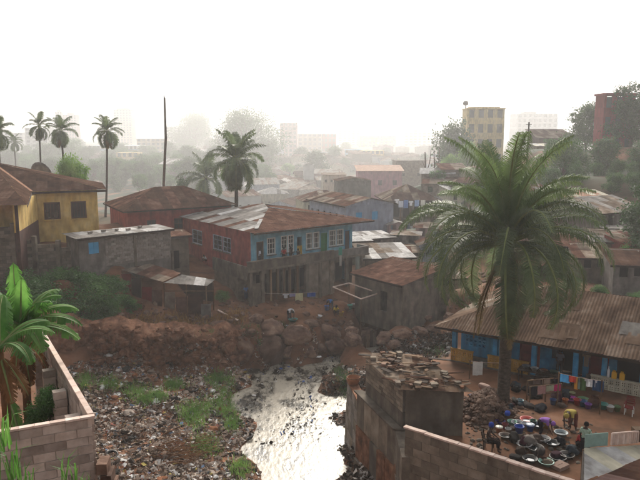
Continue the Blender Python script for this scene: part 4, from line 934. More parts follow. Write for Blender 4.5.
def banana(label, base, h, leaves, seed):
    rnd = random.Random(seed); r = thing('banana_plant', label, 'banana plant', base, 0, None)
    MB().tube([(0, 0, -.3), (.03, 0, h * .5), (0, 0, h)], [.13, .11, .07], 10).obj('stem', m_bandry, r, smooth=True)
    for (az, el, L, W, dr_, dry) in leaves:
        o = banana_leaf(rnd, L, W, el, dr_, .45 if not dry else .7).obj('dry_leaf' if dry else 'leaf', [m_bandry if dry else m_banana, m_rachis], r, (0, 0, h - (.3 if dry else .05)))
        o.rotation_euler = (rnd.uniform(-.2, .2), 0, az)
q = at_y(22, 345, 17.2)
banana('tall banana plant with broad upright bright green leaves', (q.x, q.y, gd(q.x, q.y)), at_y(22, 325, 17.2).z - gd(q.x, q.y) + .0, [(1.6, 1.5, 1.75, .3, .35, 0), (-1.2, 1.42, 1.5, .3, .4, 0), (.2, 1.15, 1.5, .28, 1.6, 0), (-.1, .55, 1.9, .25, 1.5, 0), (.35, .75, 1.7, .25, 1.6, 0), (2.6, .9, 1.5, .25, 1.9, 0), (-2.2, .8, 1.5, .25, 1.7, 0), (-.8, .3, 1.6, .3, 1.7, 0), (.9, 1.0, 1.6, .32, 1.3, 0), (-.5, 1.0, 1.6, .32, 1.2, 0), (3.0, 1.2, 1.5, .3, 1.0, 0), (.0, .2, 1.7, .28, 1.3, 0), (-1.6, .5, 1.5, .28, 1.6, 0), (.1, -.9, 1.3, .2, .5, 1), (-1.0, -1.0, 1.3, .2, .4, 1), (-1.8, -.9, 1.2, .2, .5, 1), (-.5, -1.1, 1.4, .2, .3, 1), (.7, -.8, 1.1, .2, .6, 1)], 3)
q = at_y(2, 372, 15.5)
banana('banana plant with drooping torn leaves and dry brown skirt', (q.x, q.y, gd(q.x, q.y)), at_y(2, 345, 15.5).z - gd(q.x, q.y), [(.1, .8, 1.5, .26, 1.7, 0), (-.6, .5, 1.5, .26, 1.9, 0), (.6, .9, 1.4, .26, 1.6, 0), (1.8, 1.2, 1.5, .28, 1.0, 0), (-1.6, .6, 1.5, .24, 1.8, 0), (.3, -1, 1.2, .2, .4, 1), (-.3, -.9, 1.2, .2, .4, 1), (-1.1, -1, 1.2, .2, .4, 1), (1.1, -1, 1.1, .2, .4, 1)], 8)
q = at_y(14, 378, 16)
banana('short banana plant with wilted brown leaves by the garden wall', (q.x, q.y, gd(q.x, q.y)), 1.0, [(.2, .9, 1.1, .2, 1.6, 0), (-.9, .7, 1.0, .2, 1.8, 0), (2.2, 1.1, 1.1, .2, 1.3, 0), (.8, -.8, .9, .18, .4, 1), (-.3, -.8, .9, .18, .4, 1), (-1.6, -.8, .9, .18, .4, 1)], 9)
# ------------------------------------------------------------------ grass blades
def tuft_mesh(seed, n, h, spread, w, m):
    rnd = random.Random(seed); mb = MB()
    for _ in range(n):
        a = rnd.uniform(0, 6.28); b = Vector((rnd.gauss(0, spread), rnd.gauss(0, spread), 0)); l_ = h * rnd.uniform(.5, 1.1); k = rnd.uniform(.15, .8)
        d = Vector((math.cos(a), math.sin(a), 0)); s = Vector((-d.y, d.x, 0)) * w
        m1 = b + Vector((0, 0, l_ * .6)) + d * k * l_ * .3; e_ = b + Vector((0, 0, l_ * (.9 - .35 * k))) + d * k * l_ * .9
        mb.add([b - s, b + s, m1 + s * .8, m1 - s * .8, e_], [(0, 1, 2, 3), (3, 2, 4)])
    return mb.mesh('grass_tuft', m)
gm = tuft_mesh(1, 14, .8, .07, .016, m_banana)
for (u, v, y, s) in ((68, 486, 11.2, 1.1), (3, 445, 11.6, 1.3), (12, 478, 10.8, 1.2), (86, 490, 11.4, .6), (26, 490, 10.8, .9)):
    q = at_y(u, v, y); o = tag(link('grass_tuft', gm, None, (q.x, q.y, q.z - .05), RND.uniform(0, 6)), 'bright long-bladed grass tuft in front of the garden wall', 'grass tuft', 'grass tufts by the garden wall'); o.scale = (s, s, s)
gpatch = []
def grass_patch(name, label, spots, h, n_each, m, w=.012):
    mb = MB(); rnd = random.Random(len(gpatch) + 3)
    for (u, v, ru, rv) in spots:
        for _ in range(n_each):
            q = on_ground(u + rnd.gauss(0, ru), v + rnd.gauss(0, rv)); a = rnd.uniform(0, 6.28); l_ = h * rnd.uniform(.4, 1.1); d = Vector((math.cos(a), math.sin(a), 0)); s = Vector((-d.y, d.x, 0)) * w
            e_ = q + d * l_ * rnd.uniform(.1, .7) + Vector((0, 0, l_ * rnd.uniform(.5, 1))); mb.add([q - s - Vector((0, 0, .04)), q + s, e_ + s * .3], [(0, 1, 2)])
    o = mb.obj(name, m); o['kind'] = 'stuff'; o['label'] = label; o['category'] = 'grass'; gpatch.append(o)
grass_patch('grass', 'fresh green weeds growing through the rubbish by the creek', [(222, 382, 7, 5), (224, 398, 6, 6), (210, 408, 8, 5), (197, 420, 6, 6), (228, 412, 7, 4), (205, 446, 8, 6), (135, 392, 8, 4), (108, 384, 6, 4), (158, 397, 5, 3), (240, 470, 5, 5), (215, 380, 6, 3), (190, 412, 7, 5), (232, 425, 4, 4), (145, 400, 6, 3), (175, 385, 6, 3), (85, 382, 5, 4)], .5, 720, m_leafC, .022)
grass_patch('grass', 'green weeds on the rocks and banks by the water', [(343, 378, 4, 5), (437, 352, 7, 3), (255, 330, 10, 4), (275, 326, 8, 3), (265, 345, 5, 4), (215, 330, 10, 3), (345, 390, 3, 6), (338, 372, 4, 3), (350, 384, 3, 5), (470, 355, 6, 2), (232, 334, 7, 4), (280, 340, 6, 4)], .4, 330, m_leafA, .02)
grass_patch('grass', 'dry orange-brown grass along the top of the cut bank', [(90, 328, 10, 3), (115, 326, 10, 4), (140, 324, 10, 4), (165, 324, 10, 4), (190, 322, 10, 4), (210, 320, 8, 4), (228, 318, 7, 4), (240, 314, 6, 4), (175, 318, 9, 3), (150, 318, 8, 3)], .45, 300, m_drygrass, .018)
grass_patch('grass', 'weeds and scrub on the brown slopes beyond the porch house', [(600, 262, 14, 5), (630, 270, 10, 6), (615, 280, 12, 4), (590, 275, 8, 6), (450, 300, 14, 6), (430, 310, 10, 4), (480, 280, 12, 5), (425, 285, 8, 6)], .5, 260, m_leafA, .02)
# ------------------------------------------------------------------ boulders of the bank
BV = []
for k in range(7):
    bmk = bmesh.new(); bmesh.ops.create_icosphere(bmk, subdivisions=4, radius=1)
    pr = random.Random(k + 50); planes = [(Vector((pr.gauss(0, 1), pr.gauss(0, 1), pr.gauss(0, .8))).normalized(), pr.uniform(.72, .95)) for _ in range(16)]
    for vv in bmk.verts:
        q = vv.co.copy(); f = noise.fractal(q * 1.1 + Vector((k * 7.3, 1, 2)), 1, 2, 4); g = noise.fractal(q * 3.5 + Vector((k, 5, 9)), 1, 2, 3)
        c = Vector([math.copysign(abs(t) ** .72, t) for t in q]) * (1 + .2 * f)
        for pn, pd in planes:
            ex_ = c.dot(pn) - pd
            if ex_ > 0: c -= pn * ex_ * .92
        h_ = noise.cell(q * 2.3 + Vector((k * 3.1, 0, 4))); vv.co = c * (1 + .07 * g + .03 * h_ - .10 * max(0, 1 - 9 * abs(noise.noise(q * 1.7 + Vector((k, 2, 8))))))
    mk = bpy.data.meshes.new('boulder'); bmk.to_mesh(mk); bmk.free(); mk.materials.append(m_rock)
    mk.polygons.foreach_set('use_smooth', [True] * len(mk.polygons)); BV.append(mk)
def boulder(u, v, w, h, i, label='reddish brown boulder in the rocky creek bank', group='boulders of the creek bank', name='boulder', m=None):
    q = on_ground(u, v + h * .5); y = q.y + .3; sc = y / FPX * 1.03
    c = at_y(u, v, y); ww, hh = w * sc * .56, h * sc * .6
    o = tag(link(name, BV[i % 7], None, (c.x, c.y + ww * .4, c.z)), label, 'boulder', group)
    o.scale = (ww, ww * .8, hh); o.rotation_euler = (0, RND.uniform(-.12, .12), RND.choice([0, PI]) + RND.uniform(-.4, .4)); return o
for i, (u, v, w, h) in enumerate([(240, 352, 27, 27), (270, 352, 34, 29), (296, 337, 31, 17), (308, 353, 16, 13), (290, 354, 14, 15), (339, 349, 25, 18), (320, 351, 13, 10), (328, 336, 25, 17), (266, 332, 33, 18), (353, 342, 19, 13), (368, 336, 23, 14), (386, 339, 21, 11), (402, 336, 19, 10), (396, 346, 15, 8), (420, 333, 17, 9), (310, 325, 16, 8), (345, 326, 18, 8), (240, 334, 22, 13), (288, 345, 13, 9), (380, 327, 17, 8), (352, 331, 14, 7), (256, 320, 15, 8), (218, 326, 18, 9), (205, 316, 14, 7), (435, 329, 16, 8), (450, 318, 14, 8), (425, 318, 16, 8)]):
    boulder(u, v, w, h, i, ('large' if w >= 24 else 'middling' if w >= 17 else 'small') + ' reddish brown boulder in the rocky creek bank')
# ------------------------------------------------------------------ litter, rubble
m_litter = attr_mat('litter', .75, .1)
def scatter_litter(name, label, pts, sizes, cols, seed, cat='litter'):
    rnd = random.Random(seed); V = []; Fc = []; T = []
    for p in pts:
        s = rnd.choice(sizes) * rnd.uniform(.5, 1.4); t1 = Vector((rnd.gauss(0, 1), rnd.gauss(0, 1), rnd.gauss(0, .45))).normalized(); t2 = t1.cross(Vector((rnd.gauss(0, .5), rnd.gauss(0, .5), 1))).normalized()
        n = t1.cross(t2); a = s * rnd.uniform(.5, 1.2); b = s * rnd.uniform(.25, .8); c = rnd.choice(cols); k = rnd.uniform(.6, 1.15); p = p + Vector((0, 0, s * .3))
        i0 = len(V); V += [p - t1 * a - t2 * b * .8, p - t1 * a * .9 + t2 * b, p + n * b * rnd.uniform(-.6, .8) - t2 * b, p + n * b * rnd.uniform(-.6, .8) + t2 * b * .9, p + t1 * a - t2 * b * .6, p + t1 * a * .8 + t2 * b]
        Fc += [(i0, i0 + 2, i0 + 3, i0 + 1), (i0 + 2, i0 + 4, i0 + 5, i0 + 3)]; T += [(c[0] * k, c[1] * k, c[2] * k, 1)] * 6
    me = bpy.data.meshes.new(name); me.from_pydata(V, [], Fc); me.materials.append(m_litter)
    at = me.attributes.new('tint', 'FLOAT_COLOR', 'POINT'); at.data.foreach_set('color', np.array(T, dtype=np.float32).ravel())
    o = link(name, me); o['kind'] = 'stuff'; o['label'] = label; o['category'] = cat; return o
LC = [H('7d6656')] * 9 + [H('937c6b')] * 10 + [H('a6917f')] * 9 + [H('5f4e43')] * 5 + [H('bbab9d')] * 8 + [H('cbc1b7')] * 5 + [H('ddd8d2')] * 4 + [H('ecebe8')] * 2 + [H('a8775c')] * 3 + [H('3c322a')] * 4 + [H('6f85a0'), H('9f5d4c'), H('b8a65f')]
rnd = random.Random(5); P1 = []
g0x = lambda y: g0.x + (g1.x - g0.x) * (y - g0.y) / (g1.y - g0.y)
while len(P1) < 58000:
    y = rnd.uniform(10, 57); x = rnd.uniform(-19, 0)
    if rnd.random() > min(1, 30 / y): continue
    z = gz(x, y)
    if not (.0 < z < 2.9): continue
    if noise.noise(Vector((x * .5, y * .5, 1.7))) < -.28 and rnd.random() < .75: continue
    P1.append(Vector((x, y, gd(x, y))))
scatter_litter('litter', 'thick carpet of mixed rubbish covering the flat beside the creek', P1, [.05, .07, .09, .12, .18], LC, 1)
def lumps(name, label, pts, sizes, cols, seed):
    rnd = random.Random(seed); V = []; Fc = []; T = []; bmk = bmesh.new(); bmesh.ops.create_icosphere(bmk, subdivisions=2, radius=1)
    base = [v.co.copy() for v in bmk.verts]; fs = [[v.index for v in f.verts] for f in bmk.faces]; bmk.free()
    for p in pts:
        s = rnd.choice(sizes) * rnd.uniform(.7, 1.3); o = Vector((rnd.uniform(0, 99), rnd.uniform(0, 99), 0)); M3 = Matrix.Rotation(rnd.uniform(0, 6), 3, 'Z') @ Matrix.Diagonal((s, s * rnd.uniform(.5, 1), s * rnd.uniform(.3, .65))); c = rnd.choice(cols); i0 = len(V)
        V += [p + M3 @ (q * (1 + .55 * noise.noise(q * 1.9 + o) + .25 * noise.noise(q * 5 + o))) for q in base]; Fc += [[i0 + i for i in f] for f in fs]; T += [(*c, 1)] * len(base)
    me = bpy.data.meshes.new(name); me.from_pydata(V, [], Fc); me.materials.append(m_litter)
    at = me.attributes.new('tint', 'FLOAT_COLOR', 'POINT'); at.data.foreach_set('color', np.array(T, dtype=np.float32).ravel())
    o = link(name, me); o['kind'] = 'stuff'; o['label'] = label; o['category'] = 'litter'
lumps('litter', 'crumpled bags, sacks and clods lying in the rubbish flat', [rnd.choice(P1) for _ in range(1500)], [.1, .14, .2, .3], [H('5a4a3e')] * 6 + [H('75655a')] * 6 + [H('3c322b')] * 5 + [H('a3968a')] * 3 + [H('d4d2ce')] * 2 + [H('33302d')] * 3 + [H('8a5a3c')] * 2, 12)
for i in range(9):
    q = P1[i * 977 + 13]
    o = tag(MB().tube([(.3 * math.cos(2 * PI * k / 18), .3 * math.sin(2 * PI * k / 18), .06) for k in range(19)], .085, 8).obj('tyre', m_black, None, tuple(q)), 'worn black tyre half sunk in the rubbish flat', 'tyre', 'tyres in the rubbish'); o.rotation_euler = (rnd.uniform(-.4, .4), rnd.uniform(-.4, .4), 0)
br_ = MB(); rb = random.Random(3)
for _ in range(130):
    q = on_ground(rb.gauss(172, 14), rb.gauss(452, 7)); a = rb.uniform(-.5, .7); l_ = rb.uniform(.5, 1.8); d = Vector((math.cos(a), math.sin(a), rb.uniform(-.05, .3)))
    br_.tube([q + Vector((0, 0, .05)), q + d * l_ * .5 + Vector((0, 0, .12)), q + d * l_], [.022, .016, .006], 4)
o = br_.obj('dry_branches', m_bandry); o['kind'] = 'stuff'; o['label'] = 'tangle of dry brown branches on the rubbish flat'; o['category'] = 'branches'
P2 = []
while len(P2) < 8500:
    if rnd.random() < .72: u, v = rnd.uniform(322, 405), rnd.uniform(366, 500)
    else: u, v = rnd.uniform(372, 455), rnd.uniform(332, 362)
    q = on_ground(u, v)
    if not (-.1 < q.z < 2.4) or (v < 365 and q.z < .12): continue
    P2.append(q)
scatter_litter('litter', 'dark rubble and rubbish along the foot of the creek walls', P2, [.06, .09, .13, .2], [H('3a3029')] * 6 + [H('57493f')] * 5 + [H('75675c')] * 3 + [H('a59c94')] * 2 + [H('c4c0ba')], 2)
P3 = []
while len(P3) < 1050:
    u, v = rnd.uniform(236, 372), 355 + 95 * rnd.random() ** 3.2
    q = at_z(u, v, -.02)
    if gz(q.x, q.y) > .1: continue
    if noise.noise(Vector((q.x * .45, q.y * .3, 4.7))) < -.05 and rnd.random() < .9: continue
    P3.append(q)
scatter_litter('floating_litter', 'scraps of rubbish and scum floating on the creek', P3, [.04, .06, .08, .12], [H('2a2521')] * 3 + [H('5d564e')] * 5 + [H('8f8a83')] * 5 + [H('bdbab5')] * 3 + [H('3d5f9f')], 3)
# stones poking out of the water
def rubble(name, label, pts, sizes, m, seed):
    rnd = random.Random(seed); mb = MB()
    for p in pts:
        s = rnd.choice(sizes) * rnd.uniform(.6, 1.3); bmk = bmesh.new(); bmesh.ops.create_icosphere(bmk, subdivisions=1, radius=1)
        M3 = Matrix.Rotation(rnd.uniform(0, 6), 3, 'Z') @ Matrix.Diagonal((s, s * .8, s * .65))
        b0 = [p + M3 @ (v.co * rnd.uniform(.75, 1.2)) for v in bmk.verts]; mb.add(b0, [[v.index for v in f.verts] for f in bmk.faces]); bmk.free()
    o = mb.obj(name, m); o['kind'] = 'stuff'; o['label'] = label; o['category'] = 'rubble'; return o
pts = []
for _ in range(520):
    u, v = rnd.gauss(489, 14), rnd.gauss(411, 7); q = at_z(u, v, 5.0); d2 = ((u - 488) / 27) ** 2 + ((v - 411) / 15) ** 2
    pts.append(Vector((q.x, q.y, gd(q.x, q.y) + max(0, .9 * (1 - d2)))))
rubble('rubble', 'heap of broken stones piled round the oil palm foot', pts, [.12, .17, .22], m_rock, 4)
pts = [on_ground(rnd.uniform(60, 420), rnd.uniform(300, 332)) for _ in range(420)] + [on_ground(rnd.uniform(420, 520), rnd.uniform(270, 330)) for _ in range(260)] + [on_ground(rnd.uniform(590, 640), rnd.uniform(250, 285)) for _ in range(120)]
rubble('rubble', 'loose stones strewn over the brown bank and terraces', pts, [.08, .13, .22, .35], m_rock, 6)
pts = []
for _ in range(260):
    q = at_z(rnd.uniform(465, 600), rnd.uniform(420, 462), 5); pts.append(Vector((q.x, q.y, gd(q.x, q.y))))
rubble('rubble', 'scattered stones and hearth rubble across the yard floor', pts, [.05, .09, .16], m_conc, 8)
pts = []
for _ in range(420):
    f = rnd.uniform(.25, 1) * (len(bl_) - 1.001); k = int(f); q = bl_[k].lerp(bl_[k + 1], f - k); t = rnd.random() ** 1.5
    pts.append(Vector((q.x, q.y + .5 * t + .05, q.z - .2 + 2.9 * t)))
rubble('rubble', 'stones and clods sticking out of the cut earth bank', pts, [.1, .16, .26, .42], m_bank, 21)
# ------------------------------------------------------------------ people
TMPS = bpy.data.scenes.new('posing')
def person(label, loc, rz, pose, shirt, lower, head=None, hold=None, scale=1.0, hair=True):
    """one skinned body posed by its joints; facing -Y before turning"""
    r = thing('person', label, 'person', loc, rz); r.scale = (scale,) * 3
    J = {}
    if pose == 'stand':
        J = dict(pel=(0, 0, .95), spi=(0, .01, 1.15), che=(0, .0, 1.35), nec=(0, 0, 1.5), h1=(0, -.03, 1.6), h2=(0, -.03, 1.7), shL=(.18, 0, 1.42), elL=(.25, .0, 1.15), wrL=(.26, -.12, .93), hiL=(.1, 0, .92), knL=(.11, -.02, .5), anL=(.11, .02, .08), toL=(.12, -.14, .03))
        Rr = {k[:-1] + 'R': (-v[0], v[1], v[2]) for k, v in J.items() if k.endswith('L')}; J.update(Rr); J['elR'] = (-.24, -.06, 1.17); J['wrR'] = (-.16, -.25, 1.1); J['knR'] = (-.11, -.08, .5)
    elif pose == 'bend':
        J = dict(pel=(0, .1, .9), spi=(0, -.05, 1.03), che=(0, -.25, 1.06), nec=(0, -.42, 1.02), h1=(0, -.5, .97), h2=(0, -.58, .93), shL=(.17, -.34, 1.03), elL=(.22, -.42, .76), wrL=(.15, -.5, .5), hiL=(.1, .1, .87), knL=(.13, .04, .47), anL=(.14, .08, .08), toL=(.16, -.08, .03))
        J.update({k[:-1] + 'R': (-v[0], v[1], v[2]) for k, v in J.items() if k.endswith('L')}); J['wrR'] = (-.1, -.55, .44); J['knR'] = (-.13, -.06, .48)
    elif pose == 'sit':
        J = dict(pel=(0, .0, .5), spi=(0, .04, .7), che=(0, .02, .92), nec=(0, -.02, 1.08), h1=(0, -.06, 1.18), h2=(0, -.08, 1.28), shL=(.18, 0, 1.0), elL=(.24, -.1, .76), wrL=(.16, -.34, .64), hiL=(.1, -.02, .5), knL=(.14, -.44, .5), anL=(.14, -.46, .08), toL=(.15, -.62, .03))
        J.update({k[:-1] + 'R': (-v[0], v[1], v[2]) for k, v in J.items() if k.endswith('L')}); J['wrR'] = (-.12, -.38, .62)
    elif pose == 'squat':
        J = dict(pel=(0, .05, .3), spi=(0, -.02, .48), che=(0, -.12, .68), nec=(0, -.2, .82), h1=(0, -.26, .9), h2=(0, -.3, 1.0), shL=(.17, -.14, .76), elL=(.24, -.34, .55), wrL=(.12, -.52, .35), hiL=(.1, .03, .3), knL=(.2, -.32, .5), anL=(.16, -.1, .08), toL=(.18, -.26, .03))
        J.update({k[:-1] + 'R': (-v[0], v[1], v[2]) for k, v in J.items() if k.endswith('L')}); J['wrR'] = (-.06, -.56, .3)
    J = {k: Vector(v) for k, v in J.items()}
    rad = dict(pel=.145, spi=.13, che=.15, nec=.055, h1=.085, h2=.1, sh=.07, el=.048, wr=.034, hi=.1, kn=.065, an=.043, to=.04, pa=.03)
    for sd in 'LR':
        d = (J['wr' + sd] - J['el' + sd]).normalized(); J['pa' + sd] = J['wr' + sd] + d * .07
        sx = d.cross(Vector((0, 0, 1)) if abs(d.z) < .9 else Vector((0, 1, 0))).normalized(); dn = Vector((0, -.4, -.6))
        for k, (o, ln) in enumerate(((-.03, .075), (-.01, .085), (.01, .08), (.03, .065))):
            a = J['pa' + sd] + sx * o + d * .025; J[f'f{k}a' + sd] = a; J[f'f{k}b' + sd] = a + (d + dn * .4).normalized() * ln
        J['ta' + sd] = J['wr' + sd] + sx * .035 + d * .03; J['tb' + sd] = J['ta' + sd] + (sx * .5 + d).normalized() * .055
    E = [('pel', 'spi'), ('spi', 'che'), ('che', 'nec'), ('nec', 'h1'), ('h1', 'h2')]
    for s in 'LR':
        E += [('che', 'sh' + s), ('sh' + s, 'el' + s), ('el' + s, 'wr' + s), ('wr' + s, 'pa' + s), ('pel', 'hi' + s), ('hi' + s, 'kn' + s), ('kn' + s, 'an' + s), ('an' + s, 'to' + s), ('wr' + s, 'ta' + s), ('ta' + s, 'tb' + s)]
        for k in range(4): E += [('pa' + s, f'f{k}a' + s), (f'f{k}a' + s, f'f{k}b' + s)]
    names = list(J); ix = {k: i for i, k in enumerate(names)}
    me = bpy.data.meshes.new('body'); me.from_pydata([J[k] for k in names], [(ix[a], ix[b]) for a, b in E], [])
    ob = bpy.data.objects.new('body', me); TMPS.collection.objects.link(ob)
    sk = ob.modifiers.new('skin', 'SKIN'); sk.use_smooth_shade = True
    for k, i in ix.items():
        b = k[:-1] if k[-1] in 'LR' and k not in J.keys() - {k} or k[-1] in 'LR' else k
        rr = .009 if b[0] in 'ft' and b not in ('to',) else rad.get(b, rad.get(k, .05))
        me.skin_vertices[0].data[i].radius = (rr, rr * (.8 if b in ('pel', 'spi', 'che') else 1)); me.skin_vertices[0].data[i].use_root = (k == 'pel')
    sb = ob.modifiers.new('sub', 'SUBSURF'); sb.levels = 1; sb.render_levels = 1
    TMPS.view_layers[0].update(); dg = TMPS.view_layers[0].depsgraph; bm_ = bpy.data.meshes.new_from_object(ob.evaluated_get(dg)); bpy.data.objects.remove(ob)
    bm_.materials.clear(); bm_.materials.append(m_skin); body = link('body', bm_, r)
    body.data.polygons.foreach_set('use_smooth', [True] * len(bm_.polygons))
    segs = [(J[a], J[b], a, b) for a, b in E]
    def near(c):
        best = None
        for a, b, na, nb in segs:
            t = max(0, min(1, (c - a).dot(b - a) / (b - a).length_squared)); dd = (a + (b - a) * t - c).length
            if best is None or dd < best[0]: best = (dd, na, nb, t)
        return best
    tors = {('pel', 'spi'), ('spi', 'che')}; up, lo_ = [], []
    for pl in bm_.polygons:
        _, na, nb, t = near(pl.center)
        if (na, nb) in tors or na == 'che' and (nb[:2] == 'sh' or (nb == 'nec' and t < .45)) or na[:2] == 'sh' and t < .75: up.append(pl)
        if na == 'pel' and (nb[:2] == 'hi' or (nb == 'spi' and t < .35)) or na[:2] == 'hi' or na[:2] == 'kn' and t < .55: lo_.append(pl)
    def garment(name, pls, m, off):
        vi = {}; vv = []; ff = []
        for pl in pls:
            f = []
            for v in pl.vertices:
                if v not in vi: vi[v] = len(vv); vv.append(bm_.vertices[v].co + bm_.vertices[v].normal * off)
                f.append(vi[v])
            ff.append(f)
        g = bpy.data.meshes.new(name); g.from_pydata(vv, [], ff); g.materials.append(m); g.polygons.foreach_set('use_smooth', [True] * len(g.polygons)); link(name, g, r)
    if shirt: garment('shirt', up, shirt, .018)
    garment('lower_garment', lo_, lower, .026)
    hd = J['h1'].lerp(J['h2'], .55); ax_ = (J['h2'] - J['nec']).normalized()
    mb = MB(); mb.lathe([(.02, .145), (.07, .13), (.105, .08), (.115, .02), (.108, -.03), (.1, -.05)] if not head else [(.02, .17), (.08, .155), (.12, .1), (.13, .03), (.12, -.03), (.1, -.06)], 12)
    o = mb.obj('headscarf' if head else 'hair', head or m_hair, r, hd, smooth=True); o.rotation_euler = ax_.to_track_quat('Z', 'Y').to_euler()
    fwd = Vector((0, -1, 0)) - ax_ * Vector((0, -1, 0)).dot(ax_); fwd.normalize()
    for s in (-1, 1):
        MB().lathe([(.004, -.012), (.012, -.006), (.013, 0), (.012, .006), (.004, .012)], 6).obj('eye', m_eye, r, hd + fwd * .098 + Vector((s * .035, 0, 0)) - ax_ * .03)
        MB().box((0, 0, 0), (.02, .035, .055)).obj('ear', m_skin, r, hd + Vector((s * .11, .0, 0)) - ax_ * .03)
    MB().prism([(-.015, 0, -.02), (.015, 0, -.02), (0, 0, .03)], (0, -.03, 0)).obj('nose', m_skin, r, hd + fwd * .092 - ax_ * .055)
    return r
def onz(u, v, z): q = at_z(u, v, z); return (q.x, q.y, z)
def ong(u, v): q = on_ground(u, v); return (q.x, q.y, q.z)
def yard(u, v): q = at_z(u, v, 5.0); return (q.x, q.y, gd(q.x, q.y))
def yard_mean(u, v): return yard(u, v)
def mhw(x, y, z):       # point on the balcony house
    q = Matrix.Rotation(ma, 3, 'Z') @ Vector((x, y, z)); return (W0.x + q.x, W0.y + q.y, 4.0 + z)
person('person in white shirt leaning over the balcony end', mhw(ms(255) - .3, -1.3, F2 + .1), ma + .9, 'stand', cloth('d5dbe6'), cloth('2d2f3a'))
person('person in red top standing behind the balcony parapet', mhw(ms(281) - .6, -1.35, F2), ma - .3, 'stand', cloth('a02a2c'), cloth('2f2a33'), scale=.95)
person('dark clothed person beside the red top on the balcony', mhw(ms(288) - .6, -1.3, F2), ma + .3, 'stand', cloth('4a3b33'), cloth('2a2624'), scale=.93)
person('small person in brown peering over the balcony parapet', mhw(ms(296) - .7, -1.3, F2), ma, 'stand', cloth('3b2b26'), cloth('2a2624'), scale=.75)
person('person in white shirt stooping over a basin on the rocks', ong(289.5, 321), PI - 2.6, 'bend', cloth('d2d2d6'), cloth('2b2f38'), scale=1.05)
person('person in light blue top standing under the balcony posts', ong(246, 301), .6, 'stand', cloth('5b86c4'), cloth('3a4a66'), scale=.9)
person('person in blue shirt washing by the bucket group', ong(331, 310), -.6, 'bend', cloth('3f72b4'), cloth('2a3340'), scale=.95)
person('child in yellow shirt squatting at the wash place', ong(335, 315), .5, 'squat', cloth('d7b73a'), cloth('5a4a3a'), scale=.95)
person('child in white seated against the red house wall', mhw(-1.1, 7.2, F2 - .75), ma - 1.3, 'squat', cloth('c9c9cc'), cloth('5a2a2a'), scale=.8)
wch = yard(488.5, 449)
person('woman in dark wrap and blue headscarf seated on a chair', wch, 1.15, 'sit', None, cloth('1d1a1c'), cloth('3c55b5'))
person('person in lilac top bending over the buckets', yard(541, 437), .9, 'bend', cloth('a56fc4'), cloth('241f2b'), cloth('a56fc4'), scale=.95)
person('person in yellow shirt and reddish wrap bending low', yard(572, 432), -.9, 'bend', cloth('b9a350'), cloth('7a4a42'), cloth('b9a350'), scale=1.05)
person('person in red top squatting beside the striped shirt', yard(579, 449), .4, 'squat', cloth('b32a2e'), cloth('2c2224'))
# striped shirt
m_str = bpy.data.materials.new('striped_cloth'); m_str.use_nodes = True; n_, l_ = m_str.node_tree.nodes, m_str.node_tree.links
tc = n_.new('ShaderNodeTexCoord'); wv = n_.new('ShaderNodeTexWave'); wv.inputs['Scale'].default_value = 9; wv.bands_direction = 'X'; rp = n_.new('ShaderNodeValToRGB'); rp.color_ramp.interpolation = 'CONSTANT'
rp.color_ramp.elements[0].color = (*H('2c8a52'), 1); rp.color_ramp.elements[1].color = (*H('d8dcd6'), 1); rp.color_ramp.elements[1].position = .5
l_.new(tc.outputs['Object'], wv.inputs['Vector']); l_.new(wv.outputs['Fac'], rp.inputs['Fac']); l_.new(rp.outputs[0], n_['Principled BSDF'].inputs['Base Color']); n_['Principled BSDF'].inputs['Roughness'].default_value = .9
person('person in green and white striped shirt standing by the lean-to', yard(584, 456), 2.4, 'stand', m_str, cloth('2a2a30'), scale=.98)
person('person in brown standing in the porch doorway', (lambda q: (q.x, q.y, 5.07))(Matrix.Translation((E0.x, E0.y, 0)) @ (Matrix.Rotation(la, 4, 'Z') @ Vector((lsb(560, 1.3), 1.3, 0)))), la, 'stand', cloth('6b6a78'), cloth('3a3030'), scale=.95)
bpy.data.scenes.remove(TMPS)
# ------------------------------------------------------------------ household things
def bucket(label, loc, col, r=.17, h=.3, group=None, lid=None):
    t = thing('bucket', label, 'bucket', loc, RND.uniform(0, 3), group); m_ = plastic(col)
    MB().lathe([(r * .75, 0), (r, h), (r * 1.08, h), (r * 1.08, h - .03), (r * 1.0, h - .035), (r * .95, h - .01), (r * .7, .02)], 16).obj('body', m_, t, smooth=True)
    path = [(r * 1.05 * math.cos(a), 0, h - .02 + .12 * math.sin(a)) for a in [PI * k / 8 for k in range(9)]]
    MB().tube(path, .008, 5).obj('handle', m_black, t)
    if lid: MB().lathe([(r * 1.1, h + .004), (r * 1.1, h + .03), (r * .4, h + .045), (.02, h + .045)], 16).obj('lid', plastic(lid), t, smooth=True)
    return t
def basin(label, loc, col, r=.3, h=.16, group=None, metal=False):
    t = thing('basin', label, 'basin', loc, 0, group); m_ = m_whitetin if metal else plastic(col)
    MB().lathe([(r * .6, 0), (r * .95, h), (r * 1.06, h + .004), (r * 1.06, h + .016), (r * .93, h + .012), (r * .57, .02), (.02, .02)], 18).obj('bowl', m_, t, smooth=True)
    MB().lathe([(r * .76, h * .5), (.02, h * .51)], 18).obj('wash_water', m_pane, t); return t
def jerrycan(label, loc, col, rz=0, group=None):
    t = thing('jerrycan', label, 'jerrycan', loc, rz, group); m_ = plastic(col)
    MB().prism([(-.12, -.09, 0), (.12, -.09, 0), (.135, -.09, .05), (.135, -.09, .34), (.07, -.09, .42), (-.1, -.09, .42), (-.135, -.09, .36), (-.135, -.09, .05)], (0, .18, 0)).obj('body', m_, t)
    MB().tube([(-.08, 0, .42), (-.08, 0, .47), (.04, 0, .47), (.06, 0, .42)], .018, 6).obj('handle', m_, t); MB().lathe([(.03, .42), (.03, .48), (.01, .48)], 8, (.1, 0, -.03)).obj('cap', m_black, t); return t
